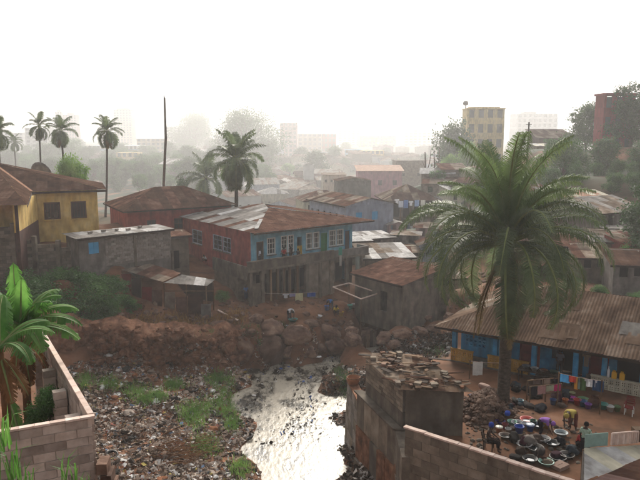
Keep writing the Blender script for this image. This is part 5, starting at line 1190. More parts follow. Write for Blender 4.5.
def garment_m(kind, w, h, seed):
    rnd = random.Random(seed); mb = MB(); nx, nz = 10, 8
    ph = rnd.uniform(0, 6); amp = .03
    def pt(x, z): return Vector((x, amp * math.sin(x * 14 + ph) * (1 - z / h * .2) + .012 * math.sin(x * 31), -z))
    if kind == 'towel': parts = [(-w / 2, w / 2, 0, h)]
    elif kind == 'shirt': parts = [(-w * .3, w * .3, 0, h), (-w * .5, -w * .3, .0, h * .36), (w * .3, w * .5, 0, h * .36)]
    else: parts = [(-w * .35, w * .35, 0, h * .25), (-w * .35, -w * .04, h * .25, h), (w * .04, w * .35, h * .25, h)]
    for x0, x1, z0, z1 in parts:
        for i in range(nx):
            for j in range(nz):
                xa, xb = x0 + (x1 - x0) * i / nx, x0 + (x1 - x0) * (i + 1) / nx; za_, zb_ = z0 + (z1 - z0) * j / nz, z0 + (z1 - z0) * (j + 1) / nz
                mb.add([pt(xa, za_), pt(xb, za_), pt(xb, zb_), pt(xa, zb_)], [(0, 1, 2, 3)])
    return mb
def hang(label, loc, rz, kind, w, h, col, seed, group=None, cat=None):
    nm = {'towel': 'hung_cloth', 'shirt': 'hung_shirt', 'trousers': 'hung_trousers'}[kind]
    o = garment_m(kind, w, h, seed).obj(nm, cloth(col), None, loc, rz, True); return tag(o, label, cat or ('cloth' if kind == 'towel' else kind), group)
def line(label, a, b, sag=.15, posts=True, name='clothes_line'):
    a, b = Vector(a), Vector(b); t = thing(name, label, 'clothes line', tuple(a - Vector((0, 0, 0)))); d = b - a
    pts = [d * (i / 10) + Vector((0, 0, -sag * 4 * (i / 10) * (1 - i / 10))) for i in range(11)]
    MB().tube(pts, .012, 5).obj('rope', m_cope, t)
    if posts:
        for q in (Vector((0, 0, 0)), d): g_ = gd(a.x + q.x, a.y + q.y) - a.z; MB().tube([q + Vector((0, 0, g_ - .3)), q + Vector((0, 0, .06))], .04, 6).obj('pole', m_wood, t)
    return lambda f: a + d * f + Vector((0, 0, -sag * 4 * f * (1 - f)))
# washing line on the terrace in front of the balcony house
la_, lb_ = at_y(262, 293, 60.3), at_y(318, 292, 61.2)
L1 = line('washing line strung below the balcony between two poles', la_, lb_, .1)
for i, (f, k, w, h, c, lab) in enumerate([(.42, 'shirt', .6, .45, 'cfd0d4', 'small white shirt on the line below the balcony'), (.54, 'towel', .55, .3, '9a93b8', 'lilac cloth on the line below the balcony'), (.66, 'towel', .75, .75, 'd6d0a2', 'pale yellow towel on the line below the balcony'), (.88, 'towel', .8, .4, '2f57a8', 'blue cloth on the line below the balcony')]):
    hang(lab, tuple(L1(f)), .15, k, w, h, c, i)
hang('green towel draped over the balcony parapet', mhw(ms(334) - .8, -2.0, F2 + 1.02), ma, 'towel', .5, .8, '3f9a84', 9)
hang('white cloth strip hanging below the green towel on the balcony', mhw(ms(334) - .75, -1.98, F2 + .2), ma, 'towel', .25, 1.1, 'b5b2aa', 10)
# wooden frame by the wash place
wf = thing('timber_frame', 'open rectangular timber frame on posts at the wash place', 'frame', (0, 0, 0))
fr = [at_y(333, 287, 60.5), at_y(361, 299, 58.6), at_y(379, 293, 60.2), at_y(349, 283, 62)]
for a_, b_ in zip(fr, fr[1:] + fr[:1]): MB().bar(a_, b_, .09, .09).obj('beam', m_cope, wf)
for a_ in fr: MB().bar((a_.x, a_.y, gd(a_.x, a_.y) - .3), a_ - Vector((0, 0, .05)), .09).obj('post', m_wood, wf)
fe = thing('board_fence', 'rough fence of patched boards at the wash place', 'fence', (0, 0, 0))
f0, f1 = at_y(347, 322, 58.5), at_y(380, 322, 59.5)
for k in range(10):
    a_ = f0.lerp(f1, k / 10); b_ = f0.lerp(f1, (k + .94) / 10); zt = gd(a_.x, a_.y); hh = RND.uniform(1.2, 1.7) + (.5 if k > 6 else 0)
    MB().prism([(a_.x, a_.y, zt - .2), (b_.x, b_.y, zt - .2), (b_.x, b_.y, zt + hh), (a_.x, a_.y, zt + hh - .08)], (0, .04, 0)).obj('board', RND.choice([m_wood, m_mixtin, m_rust2, m_wood]), fe)
for i, (u, v, c, lab) in enumerate([(341, 316, 'd0a52a', 'yellow bucket at the wash place'), (350, 309, '3f9a84', 'green bucket at the wash place by the fence'), (354, 308, 'c9c9cc', 'white bucket at the wash place by the fence'), (327, 310, '2f62b0', 'blue bucket at the wash place')]):
    bucket(lab, ong(u, v), c, .26, .42)
basin('green basin on the rocks before the stooping person', ong(293, 321.5), '2f7f76', .42, .22)
basin('white basin lying on the terrace stones', ong(318, 318), 'c5c5c5', .4, .2)
tr_ = thing('bicycle_wheel', 'old bicycle wheel leaning under the balcony', 'wheel', ong(259, 302)); wz = .5
MB().tube([(wz * math.cos(2 * PI * k / 24), 0, wz + wz * math.sin(2 * PI * k / 24)) for k in range(25)], .035, 6).obj('tyre', m_black, tr_)
mb = MB()
for k in range(10): mb.bar((0, 0, wz), (wz * math.cos(2 * PI * k / 10), 0, wz + wz * math.sin(2 * PI * k / 10)), .015)
mb.obj('spokes', m_greytin, tr_); tr_.rotation_euler = (-.2, 0, .3)
pk = at_y(218, 315, 56.5); pk2 = at_y(238, 327, 55.6)
tag(MB().bar((pk.x, pk.y, gd(pk.x, pk.y) + .25), (pk2.x, pk2.y, gd(pk2.x, pk2.y) + .2), .16, .08).obj('plank', m_cope), 'long pale plank lying on the bank below the shack', 'plank')
# ------- yard of the porch house
def lyard(x, y, z=0):
    q = Matrix.Rotation(la, 3, 'Z') @ Vector((x, y, 0)); return (E0.x + q.x, E0.y + q.y, 5.0 + z)
basket = at_z(357, 372, 4.3)
bk_ = thing('wicker_basket', 'round reddish wicker basket on the stub wall end', 'basket', (2.1, 39.5, 4.235))
MB().lathe([(.3, 0), (.42, .3), (.44, .45), (.4, .45), (.36, .3), (.25, .03)], 14).obj('body', m_orange, bk_, smooth=True); MB().tube([(.43 * math.cos(2 * PI * k / 16), .43 * math.sin(2 * PI * k / 16), .45) for k in range(17)], .025, 5).obj('rim', m_wood, bk_)
pal = at_z(477, 378, 5.0)
L2 = line('short washing line between porch post and oil palm', at_y(470, 361, pal.y), at_y(500, 363, pal.y - .4), .03, True)
hang('large white cloth hanging by the porch beside the oil palm', tuple(L2(.27)), .1, 'towel', .62, .85, 'dcdcd8', 20)
bucket('orange bucket under the hanging white cloth', yard(483, 389), 'd06a1e', .2, .36)
cols = [('503038', 'pinkish towel', 536, 384), ('8a7d62', 'khaki cloth', 547, 384), ('8e8f6c', 'dull green cloth', 546, 391)]
rk = [yard(528, 401), yard(559, 398)]
rack1 = thing('clothes_rack', 'low wooden rack spread with towels in the yard', 'clothes rack', rk[0]); dd = Vector(rk[1]) - Vector(rk[0])
for f in (0, .5, 1):
    q = dd * f; MB().bar(q + Vector((0, -.25, -.1)), q + Vector((0, -.25, 1.0)), .06).obj('leg', m_wood, rack1); MB().bar(q + Vector((0, .25, -.1)), q + Vector((0, .25, 1.15)), .06).obj('leg', m_wood, rack1)
for yv, zv in ((-.25, .98), (-.25, .5), (.25, 1.14)): MB().bar(Vector((0, yv, zv)), dd + Vector((0, yv, zv)), .05).obj('rail', m_wood, rack1)
ra_ = math.atan2(dd.y, dd.x)
for i, (f, dz, w, h, c, k, lab, yv) in enumerate([(.1, 1.0, .45, .55, '23222a', 'towel', 'black cloth on the low wooden rack', -.3), (.36, 1.0, .5, .5, 'b58a86', 'towel', 'pinkish towel on the low wooden rack', -.3), (.62, .98, .48, .35, 'b3b598', 'towel', 'pale green cloth on the low wooden rack', -.3), (.86, 1.0, .45, .4, 'c2356f', 'towel', 'magenta cloth on the low wooden rack', -.3), (.3, 1.18, .5, .3, '5a4a44', 'towel', 'brown cloth over the back rail of the low wooden rack', .22), (.6, 1.2, .55, .35, '8d7a6c', 'towel', 'tan cloth over the back rail of the low wooden rack', .22), (.95, 1.2, .5, .5, '2e2d36', 'shirt', 'dark shirt over the back rail of the low wooden rack', .22)]):
    q = Vector(rk[0]) + dd * f + Vector((0, yv, dz)); hang(lab, tuple(q), ra_, k, w, h, c, 30 + i)
La, Lb = at_y(559, 373, 34.4), at_y(602, 381, 33.2)
L3 = line('washing line strung across the yard before the porch', La, Lb, .04)
for i, (f, k, w, h, c, lab) in enumerate([(.15, 'towel', .5, .45, '4f9fd8', 'sky blue cloth on the yard washing line'), (.32, 'towel', .42, .35, 'c4473c', 'red cloth on the yard washing line'), (.27, 'towel', .0001, .0001, '000000', ''), (.42, 'towel', .22, .7, 'b07a2c', 'ochre cloth strip on the yard washing line'), (.5, 'towel', .22, .65, '6d7f7a', 'grey-green cloth strip on the yard washing line'), (.58, 'shirt', .5, .7, '3f5a34', 'green shirt on the yard washing line'), (.71, 'shirt', .45, .42, 'd7d9de', 'white shirt on the yard washing line'), (.8, 'shirt', .42, .4, 'd7d9de', 'smaller white shirt next to the navy cloth on the yard washing line'), (.92, 'towel', .55, .6, '1f3a5c', 'navy cloth on the yard washing line')]):
    if lab: hang(lab, tuple(L3(f)), math.atan2(Lb.y - La.y, Lb.x - La.x), k, w, h, c, 50 + i)
hang('pale garment hung on the red porch door', lyard(lsb(586, 1.7), 1.72, 1.75), la, 'shirt', .45, .95, 'a08c76', 70)
hang('dark cloth hung in the porch window opening', lyard(lsb(556, 1.6), 1.6, 1.8), la, 'towel', .5, .8, '3a3f4c', 71)
for x, c, lab in ((613, 'd8a51c', 'yellow jerrycan standing on the porch balustrade next to the white one'), (621, 'd8a51c', 'yellow jerrycan at the end of the row on the porch balustrade')):
    jerrycan(lab, lyard(ls(x), .4, .87), c, la)
wb_ = thing('water_bottle', 'tall white plastic bottle on the porch balustrade', 'bottle', lyard(ls(607), .4, .87)); MB().lathe([(.07, 0), (.08, .05), (.08, .4), (.05, .5), (.025, .54), (.025, .6)], 12).obj('body', plastic('d8dade'), wb_, smooth=True); MB().lathe([(.03, .6), (.03, .64), (.01, .645)], 10).obj('cap', plastic('d8dade'), wb_)
for i, (u, v, c, r, h, lab, lid) in enumerate([(499, 432, 'c98a5a', .17, .3, 'tan bucket beside the seated woman', 'dcd8cc'), (519, 434, '1f4fb8', .23, .38, 'deep blue bucket in the bucket row', None), (530, 431, '2d62c4', .2, .32, 'blue and white bucket before the stooping lilac person', 'c9d2e0'), (546, 428, 'd2a028', .2, .34, 'yellow bucket with blue lid behind the stooping lilac person', '2d62c4'), (508, 433, 'c8c4c0', .15, .28, 'white bucket standing next to the deep blue one', None), (513, 432, 'b09a90', .13, .26, 'small dull pink bucket in the bucket row', None), (577, 405, 'b3342a', .2, .34, 'red bucket by the clay pot before the porch', None), (583, 406, '35608f', .2, .32, 'steel blue bucket by the clay pot before the porch', None), (603, 409, '3f8f82', .24, .3, 'sea green tub before the balustrade', None), (572, 398, 'a8a878', .16, .35, 'beige can under the yard washing line', None)]):
    bucket(lab, yard(u, v), c, r, h, lid=lid)
for (u, v, c, r, lab, mt) in [(524, 448, 'e0e0e0', .36, 'round enamel basin by the open yard wall', True), (543, 442, 'e0e0e0', .34, 'enamel basin with dark contents on the yard floor', True), (546, 464, '9cc4b4', .34, 'pale green basin near the yard wall', False), (552, 446, '3a3a3a', .34, 'blackened cooking pan on the yard floor', False), (570, 401, 'b03a9c', .36, 'magenta tub before the porch', False), (500, 423, '5a3f9c', .26, 'purple bowl on the stone heap', False), (512, 425, '7ab09a', .24, 'mint bowl on the stone heap', False), (527, 423, 'b8443c', .36, 'red tub behind the bucket row', False), (535, 451, '4a4440', .4, 'dark metal tub by the hearth stones', False), (558, 458, '3c3632', .38, 'sooty basin by the hearth stones', False)]:
    basin(lab, yard(u, v), c, r, .18, metal=mt)
cp = thing('clay_pot', 'large round brown clay pot before the porch', 'pot', yard(594, 407)); MB().lathe([(.14, 0), (.3, .15), (.34, .32), (.24, .5), (.17, .55), (.2, .62), (.16, .62), (.12, .52)], 16).obj('body', m_rust, cp, smooth=True)
tag(MB().box((0, 0, .35), (.5, .4, .02)).box((0, 0, .17), (.44, .34, .33)).obj('plastic_sack', plastic('3f55b8'), None, yard(485, 425), .4), 'blue plastic bag on the stone heap', 'bag') if False else None
# woman's chair and the other chair
def chair(label, loc, rz, m_):
    t = thing('chair', label, 'chair', loc, rz); MB().bx(-.23, .23, -.22, .22, .4, .44).obj('seat', m_, t)
    for x in (-.2, .2):
        MB().bar((x, -.2, 0), (x * .95, -.19, .4), .04).obj('leg', m_, t); MB().bar((x, .2, 0), (x * .95, .21, .4), .04).obj('leg', m_, t); MB().bar((x, .22, .44), (x * .95, .32, .9), .04).obj('back_post', m_, t)
        MB().bar((x * 1.15, -.2, .62), (x * 1.15, .25, .64), .05, .03).obj('armrest', m_, t); MB().bar((x * 1.15, -.18, .41), (x * 1.15, -.19, .61), .035).obj('arm_post', m_, t)
    for z in (.55, .66, .77, .88): MB().bx(-.2, .2, .24 + (z - .44) * .2, .27 + (z - .44) * .2, z - .035, z + .035).obj('back_slat', m_, t)
    return t
chair('dark chair under the seated woman', wch, 1.15, m_dwood)
ch_ = chair('worn maroon chair with white legs beside the balustrade', yard(629, 413), -.6, m_reddoor)
for c_ in ch_.children:
    if c_.name.split('.')[0] in ('leg', 'arm_post'): c_.data.materials[0] = m_white
tbl = thing('wooden_table', 'dark wooden table loaded with things before the porch', 'table', yard(540, 383), la)
MB().bx(-1.3, 1.3, -.4, .4, .72, .78).obj('table_top', m_dwood, tbl)
for x in (-1.2, 1.2):
    for y in (-.32, .32): MB().bx(x - .04, x + .04, y - .04, y + .04, -.1, .72).obj('leg', m_dwood, tbl)
for i in range(4):
    q = Matrix.Rotation(la, 3, 'Z') @ Vector((-.9 + i * .55, RND.uniform(-.15, .15), 0)); b_ = Vector(yard(540, 383)) + q + Vector((0, 0, .78))
    basin(['grey basin', 'dented steel basin', 'brown basin', 'dark green basin'][i] + ' on the wooden table before the porch', tuple(b_), ['6a6a6e', '8a8a8a', '6a4a38', '2f4a40'][i], .24, .15)
# cardboard and cloth bundles on the yard floor
for i, (u, v, sx, sy, sz, c, lab) in enumerate([(541, 458, .6, .4, .3, '5d3d30', 'brown carton on the yard floor'), (560, 466, .7, .5, .18, 'a58a7c', 'pinkish flattened carton by the yard wall'), (556, 455, .5, .35, .25, '4a2f38', 'maroon bundle on the yard floor'), (515, 459, .5, .35, .2, '38322e', 'dark bundle on the yard floor'), (507, 424, .3, .25, .22, '3553b8', 'blue bag on the stone heap'), (472, 401, .34, .25, .2, '3a68b4', 'blue rag bundle at the heap edge'), (484, 396, .7, .35, .28, 'b09488', 'pale sack lying on the stone heap')]):
    t = thing('bundle' if i not in (0, 1) else 'carton', lab, 'bundle' if i not in (0, 1) else 'carton', yard(u, v), RND.uniform(0, 3))
    if i in (4, 5, 6): t.location.z += .5 if i != 5 else .1
    bmk = bmesh.new(); bmesh.ops.create_cube(bmk, size=1); bmesh.ops.subdivide_edges(bmk, edges=bmk.edges, cuts=3, use_grid_fill=True)
    for vv in bmk.verts:
        if i > 1: q = vv.co.normalized() * .6; vv.co = vv.co.lerp(q, .7) * (1 + .25 * noise.noise(vv.co * 4 + Vector((i, 0, 0))))
        vv.co = Vector((vv.co.x * sx, vv.co.y * sy, (vv.co.z + .45) * sz))
    mk = bpy.data.meshes.new('body'); bmk.to_mesh(mk); bmk.free(); mk.materials.append(cloth(c)); link('body', mk, t)
    MB().box((0, 0, sz * .97 if i < 2 else sz * .95), (sx * .5, .03, .02)).obj('flap' if i < 2 else 'knot', cloth(c), t)

# clutter in front of the porch
for (u, v, c, r, h, lab) in [(533, 426, '3a6f5c', .17, .3, 'dark green bucket behind the lilac person'), (505, 428, '8a2f34', .16, .28, 'dark red bucket by the stone heap'), (524, 428, 'd8d8dc', .15, .26, 'white bucket behind the deep blue one'), (588, 409, '7a3f9c', .18, .3, 'purple bucket near the clay pot'), (610, 411, 'c9c9c4', .2, .3, 'off-white bucket by the balustrade foot'), (617, 410, '5f7f4a', .19, .28, 'olive bucket by the balustrade foot'), (565, 404, 'c46a2c', .17, .3, 'orange bucket under the yard washing line'), (553, 404, '2f4f8c', .18, .3, 'dark blue bucket by the low wooden rack'), (496, 399, 'b84a4a', .16, .26, 'red bucket by the palm foot'), (520, 405, '4a8a9c', .18, .3, 'teal bucket in front of the low wooden rack')]:
    bucket(lab, yard(u, v), c, r, h)
for (u, v, c, r, lab) in [(517, 426, '8f8f94', .3, 'grey basin behind the bucket row'), (538, 428, '35405c', .3, 'navy basin behind the lilac person'), (505, 440, '6a5a50', .3, 'brown basin by the seated woman'), (561, 436, '7d8a90', .32, 'zinc basin in front of the yellow shirted person'), (567, 456, '55504a', .34, 'dull metal pan beside the squatting person'), (530, 461, '43403c', .34, 'black cooking pot lid by the yard wall'), (583, 402, '4f7a4a', .3, 'leaf green basin before the porch')]:
    basin(lab, yard(u, v), c, r, .17)
crnd = random.Random(9)
for i in range(40):
    u, v = (crnd.uniform(512, 600), crnd.uniform(379, 396)) if i < 20 else (crnd.uniform(505, 600), crnd.uniform(398, 412)) if i < 29 else (crnd.uniform(508, 575), crnd.uniform(440, 464))
    c = crnd.choice(['2a2624', '3a3230', '4a3d34', '23242c', '5a4a42', '6b5a50', '38424a', '7a6a5c', '54303a', '8a8078'])
    nm = {'2a2624': 'black', '3a3230': 'dark grey', '4a3d34': 'dark brown', '23242c': 'blue-black', '5a4a42': 'brown', '6b5a50': 'tan', '38424a': 'slate', '7a6a5c': 'khaki', '54303a': 'maroon', '8a8078': 'pale grey'}[c]
    zone = 'beside the porch table' if i < 20 else 'behind the bucket row' if i < 29 else 'between the hearth stones'
    t = thing('bundle', f'{nm} heap of cloth and sacking {zone}', 'bundle', yard(u, v), crnd.uniform(0, 3), 'bundles in the yard')
    sx, sy, sz = crnd.uniform(.35, .8), crnd.uniform(.3, .55), crnd.uniform(.2, .6)
    bmk = bmesh.new(); bmesh.ops.create_icosphere(bmk, subdivisions=3, radius=.5)
    for vv in bmk.verts: vv.co = vv.co * (1 + .5 * noise.fractal(vv.co * 3 + Vector((i, 0, 0)), 1, 2, 3)); vv.co = Vector((vv.co.x * sx * 1.2, vv.co.y * sy * 1.2, (vv.co.z + .35) * sz))
    mk = bpy.data.meshes.new('body'); bmk.to_mesh(mk); bmk.free(); mk.materials.append(cloth(c)); mk.polygons.foreach_set('use_smooth', [True] * len(mk.polygons)); link('body', mk, t)
    garment_m('towel', sx * .5, sz * .5, i).obj('loose_flap', cloth(c), t, (0, -sy * .5, sz * .55))
# ------------------------------------------------------------------ houses of the middle distance
def win_row(L, n, h0, h1, w, kind='w', o=None):
    return [(L * (i + .5) / n - w / 2, L * (i + .5) / n + w / 2, h0, h1, kind, o or {}) for i in range(n)]
def hpx(name, label, cat, u0, u1, vb, ve, y, ang, D, roof, rise, wm, rm, ops=None, over=.4, sheets=(), group=None, ridge='x', **k):
    """house whose front runs from pixel u0 to u1, foot vb, eave ve, at distance y"""
    y = y if y < 85 else 85 + (y - 85) * 2.2
    a = at_y(u0, vb, y); e = (math.cos(ang), math.sin(ang)); L = s_on(u1, (a.x, a.y), e, a.z); h = at_y(u0, ve, y).z - a.z
    return house(name, label, cat, (a.x, a.y, a.z), ang, L, D, h, roof, rise, over, wm, rm, ops(L, h) if callable(ops) else ops, sheets, max(2.5, a.z - gd(a.x, a.y) + 1.5), group, ridge=ridge, **k)
sb_ = dict(leaf=m_skyblue)
hpx('gabled_house', 'pale lavender gabled house with two sky blue shuttered windows', 'house', 346, 393, 236, 206, 88, .5, 11, 'gable', 1.0, m_lav, [m_rust, m_mixtin, m_rust2], lambda L, h: {0: [(1.6, 2.6, 2.0, 3.2, 's', sb_), (4.3, 5.3, 2.0, 3.2, 's', sb_)], 3: win_row(11, 6, 1.4, 2.9, .8, 'o')}, ridge='y', sheets=(3, 1), w=1.1, row=2.4)
hpx('low_hut', 'low block hut with flat pale roof below the lavender house', 'hut', 357, 393, 252, 239, 80, .35, 4, 'shed', .2, m_grey, [m_whitetin, m_greytin], {0: [(.6, 1.3, .3, 1.6, 's', dict(leaf=m_ydoor)), (2.2, 3.2, .3, 1.5, 'o')]}, sheets=(0,))
hpx('low_hut', 'low hut with broad weathered grey tin roof behind the rusty hut', 'hut', 366, 412, 268, 258, 68, .15, 5.5, 'shed', .55, m_conc, [m_greytin, m_whitetin, m_mixtin], {}, sheets=(0,))
hpx('low_hut', 'small hut with bright white roof at the balcony house corner', 'hut', 352, 369, 252, 241, 77, .3, 2.6, 'shed', .3, m_conc, [m_whitetin], {}, sheets=(0,))
bh = hpx('laundry_house', 'two storey house with brown hipped roof and washing on its gallery', 'house', 390, 432, 236, 200, 98, .1, 8, 'hip', 2.4, m_conc, [m_rust2, m_mixtin], lambda L, h: {0: win_row(L, 4, .3, 2.2, 1.0, 'o') + win_row(L, 4, 3.1, h - .3, 1.1, 'o')}, over=1.2, sheets=(0, 3), w=1.2, row=2.6)
MB().bx(-.3, 6.6, -1.3, -.02, 2.5, 2.7).obj('gallery_slab', m_conc, bh)
for x in (-.2, 1.5, 3.2, 4.9, 6.5): MB().bx(x - .07, x + .07, -1.25, -1.1, -1, 5).obj('gallery_post', m_wood, bh)
MB().bx(-.3, 6.6, -1.28, -1.2, 3.4, 3.5).obj('gallery_rail', m_wood, bh)
wcols = ['d8d8dc', 'c8ccd8', '6d86b8', 'd8d8dc', '8fa4c8', 'd0cfc8', 'c9a0a0', 'a04040', '5a6a8a', 'd8d8dc', 'b8b0a0', '40506a']
for i, (u, v) in enumerate([(397, 199), (401, 201), (406, 200), (411, 201), (417, 200), (423, 200), (398, 222), (403, 224), (408, 222), (412, 226), (400, 229), (417, 224)]):
    q = at_y(u, v, 111.2); hang(['pale', 'white', 'blue-grey', 'faded'][i % 4] + ' washing hung on the gallery of the brown roofed house', tuple(q), .1, 'towel' if i % 3 else 'shirt', .8, .8 + .3 * (i % 3), wcols[i], 90 + i, 'washing on the far gallery')
hpx('rusty_house', 'house with wide rust roofs stepping down behind the balcony house', 'house', 304, 350, 212, 201, 108, .25, 8, 'hip', 1.8, m_cream, [m_rust, m_mixtin], lambda L, h: {0: win_row(L, 4, .4, 1.4, .7, 'o')}, sheets=(0,), w=1.3, row=2.5)
hpx('grey_box_house', 'plain dark grey box house with low gable in the hillside', 'house', 338, 371, 199, 181, 122, .15, 6, 'gable', .8, m_grey, [m_rust2], {}, ridge='y')
hpx('pink_house', 'pink house with orange tin roof and dark window openings', 'house', 358, 402, 188, 171, 148, .05, 7, 'shed', 1.6, m_pink, [m_orange], lambda L, h: {0: win_row(L, 3, .9, 2.6, 1.3, 'o')}, over=.6)
hpx('dark_block_house', 'dark brown block house behind the pink house', 'house', 396, 426, 180, 161, 168, .1, 8, 'flat', .2, m_dirtyblock, m_conc, lambda L, h: {0: win_row(L, 2, 1.5, 2.8, 1.1, 'w', dict(frame=m_grey))}, detail=False)
hpx('white_windows_house', 'white house with a row of dark windows among hazy roofs', 'house', 323, 346, 184, 175, 158, .1, 6, 'shed', .5, m_cream, [m_mixtin], lambda L, h: {0: win_row(L, 4, .6, 1.6, .8, 'o')})
hpx('gable_shop', 'small white gabled house in the haze above the hillside roofs', 'house', 304, 314, 172, 165, 215, .1, 5, 'gable', 1.3, m_cwhite, [m_greytin], {}, ridge='y')
# right side below the hill
for i, (u0, u1, vb, ve, y, rm, lab) in enumerate([(586, 625, 222, 206, 80, [m_cream, m_orange], 'hut with long pale orange roof strip beside the dark tree'), (600, 645, 232, 213, 75, [m_greytin, m_mixtin], 'hut with long grey roof strip above the railing'), (560, 602, 214, 199, 88, [m_greytin, m_rust2], 'hut with broad dull grey roof behind the oil palm crown')]):
    hpx('strip_roof_hut', lab, 'hut', u0, u1, vb, ve, y, .45, 5, 'shed', 1.3, m_grey, rm, {0: [(1, 2, .4, 2, 'o'), (3, 4, .4, 2, 'o')]}, sheets=(0,))
rl = thing('veranda_hut', 'open veranda hut with pale posts beside the dark tree', 'hut', tuple(at_y(604, 252, 72)))
for k in range(6): MB().bx(k * .9 - .05, k * .9 + .05, 0, .1, -1, 2.6).obj('post', m_cope, rl)
MB().bx(-.1, 4.6, -.02, .08, .9, 1.0).obj('rail', m_cope, rl); MB().bx(-.1, 4.6, 1.6, 1.75, -1, 2.6).obj('wall', m_dwood, rl); MB().bx(-.3, 4.9, -.4, 2.2, 2.61, 2.7).obj('roof', m_greytin, rl)
for i in range(5):
    u0, y = (436, 470, 448, 545, 515)[i], (92, 86, 112, 84, 78)[i]
    hpx('slope_hut', ['hut with rusty roof half hidden by oil palm fronds', 'dull grey hut seen through the oil palm fronds', 'brown hut above the fronds on the slope', 'hut with mixed tin roof behind the palm crown', 'low rusty hut between palm crown and blue house'][i], 'hut', u0, u0 + 34, (232, 240, 206, 222, 262)[i], (218, 225, 194, 208, 250)[i], y, RND.uniform(-.3, .4), 5, 'shed', .9, [m_grey, m_cream, m_dirtyblock, m_conc, m_rust2][i], [[m_rust], [m_greytin, m_mixtin], [m_rust2], [m_mixtin], [m_rust]][i], {0: [(.8, 1.7, .3, 1.9, 'o'), (2.4, 3.2, .8, 1.7, 'o')]})
for i, (u0, u1, vb, ve, y, wm_, rm_, lab) in enumerate([(578, 612, 270, 257, 62, m_dirtyblock, [m_rust, m_mixtin], 'brown block hut with patched roof on the slope beyond the porch house'), (613, 650, 279, 264, 57, m_grey, [m_rust2], 'grey hut with brown roof just above the porch house ridge'), (594, 628, 252, 241, 68, m_dirtyblock, [m_greytin, m_mixtin], 'low hut with grey patched roof below the veranda hut'), (552, 584, 258, 246, 70, m_cream, [m_rust], 'cream walled hut with rusty roof behind the palm fronds'), (628, 664, 258, 245, 65, m_red, [m_mixtin, m_rust], 'red walled hut with mixed tin roof below the dark tree'), (520, 552, 276, 265, 62, m_conc, [m_rust, m_rust2], 'concrete hut with brown roof showing under the palm crown'), (430, 462, 290, 279, 64, m_dirtyblock, [m_rust2, m_mixtin], 'brown hut with patched roof above the creek rubble')]):
    hpx('slope_hut', lab, 'hut', u0, u1, vb, ve, y, RND.uniform(-.25, .3), 4, 'shed', .7, wm_, rm_, {0: [(.5, 1.2, .2, 1.1, 'o'), (1.7, 2.3, .3, 1.1, 'o')]}, sheets=(0,))
for (u, v, y, h, kd) in [(603, 284, 55, 16, 'bush'), (640, 288, 52, 18, 'bush2'), (622, 262, 63, 14, 'bush'), (572, 280, 57, 16, 'bush2'), (590, 258, 66, 12, 'bush'), (545, 282, 57, 12, 'bush'), (560, 268, 64, 12, 'bush2')]:
    r = place_tree(kd, u, v, y, h, 'scrub_bush', 'green scrub bush between the slope huts beyond the porch house', 'scrub between the slope huts'); r['category'] = 'bush'; r.location.z = min(r.location.z, gd(r.location.x, r.location.y))
hh_ = hpx('hill_house', 'dark hill house with stepped tin roofs and bright roof edge', 'house', 538, 572, 160, 138, 122, .1, 7, 'shed', 2.2, m_dkbrown, [m_rust2, m_mixtin], lambda L, h: {0: win_row(L, 3, 1.2, 2.6, 1.0, 'o')}, over=.8)
hpx('hill_house', 'low hut with bright pale roof strip under the dark hill house', 'hut', 536, 570, 166, 146, 116, .05, 4, 'shed', .5, m_dirtyblock, [m_whitetin, m_cream], {})
for (u, v, y) in ((527, 163, 118), (521, 160, 125)):
    q = at_y(u, v, y); t = thing('utility_pole', 'dark utility pole on the hill by the dark hill house', 'pole', (q.x, q.y, gd(q.x, q.y) - .3), 0, 'hill poles'); hp_ = at_y(u, 122 if u == 527 else 132, y).z - t.location.z
    MB().tube([(0, 0, 0), (0, 0, hp_)], [.2 if u == 527 else .1, .14 if u == 527 else .07], 8).obj('pole', m_dwood, t); MB().bx(-.5, .5, -.05, .05, hp_ - .5, hp_ - .4).obj('cross_arm', m_dwood, t)
for (u, vb, vt, y) in ((425, 192, 152, 150), (434, 190, 150, 155)):
    q = at_y(u, vb, y); q.z = gd(q.x, q.y); tp = at_y(u, vt, y) - q; t = thing('bare_tree', 'bare dead tree trunk standing over the hillside roofs', 'dead tree', tuple(q), 0, 'bare trunks on the hillside')
    MB().tube([(0, 0, -1), (.1, 0, tp.z * .5), tp], [.28, .2, .1], 7).obj('trunk', m_bark, t); MB().tube([(0.1, 0, tp.z * .55), (.9, 0, tp.z * .8), (1.1, 0, tp.z * 1.05)], [.14, .1, .05], 6).obj('branch', m_bark, t); MB().tube([(0.05, 0, tp.z * .65), (-.7, 0, tp.z * .8)], [.1, .04], 6).obj('branch', m_bark, t)
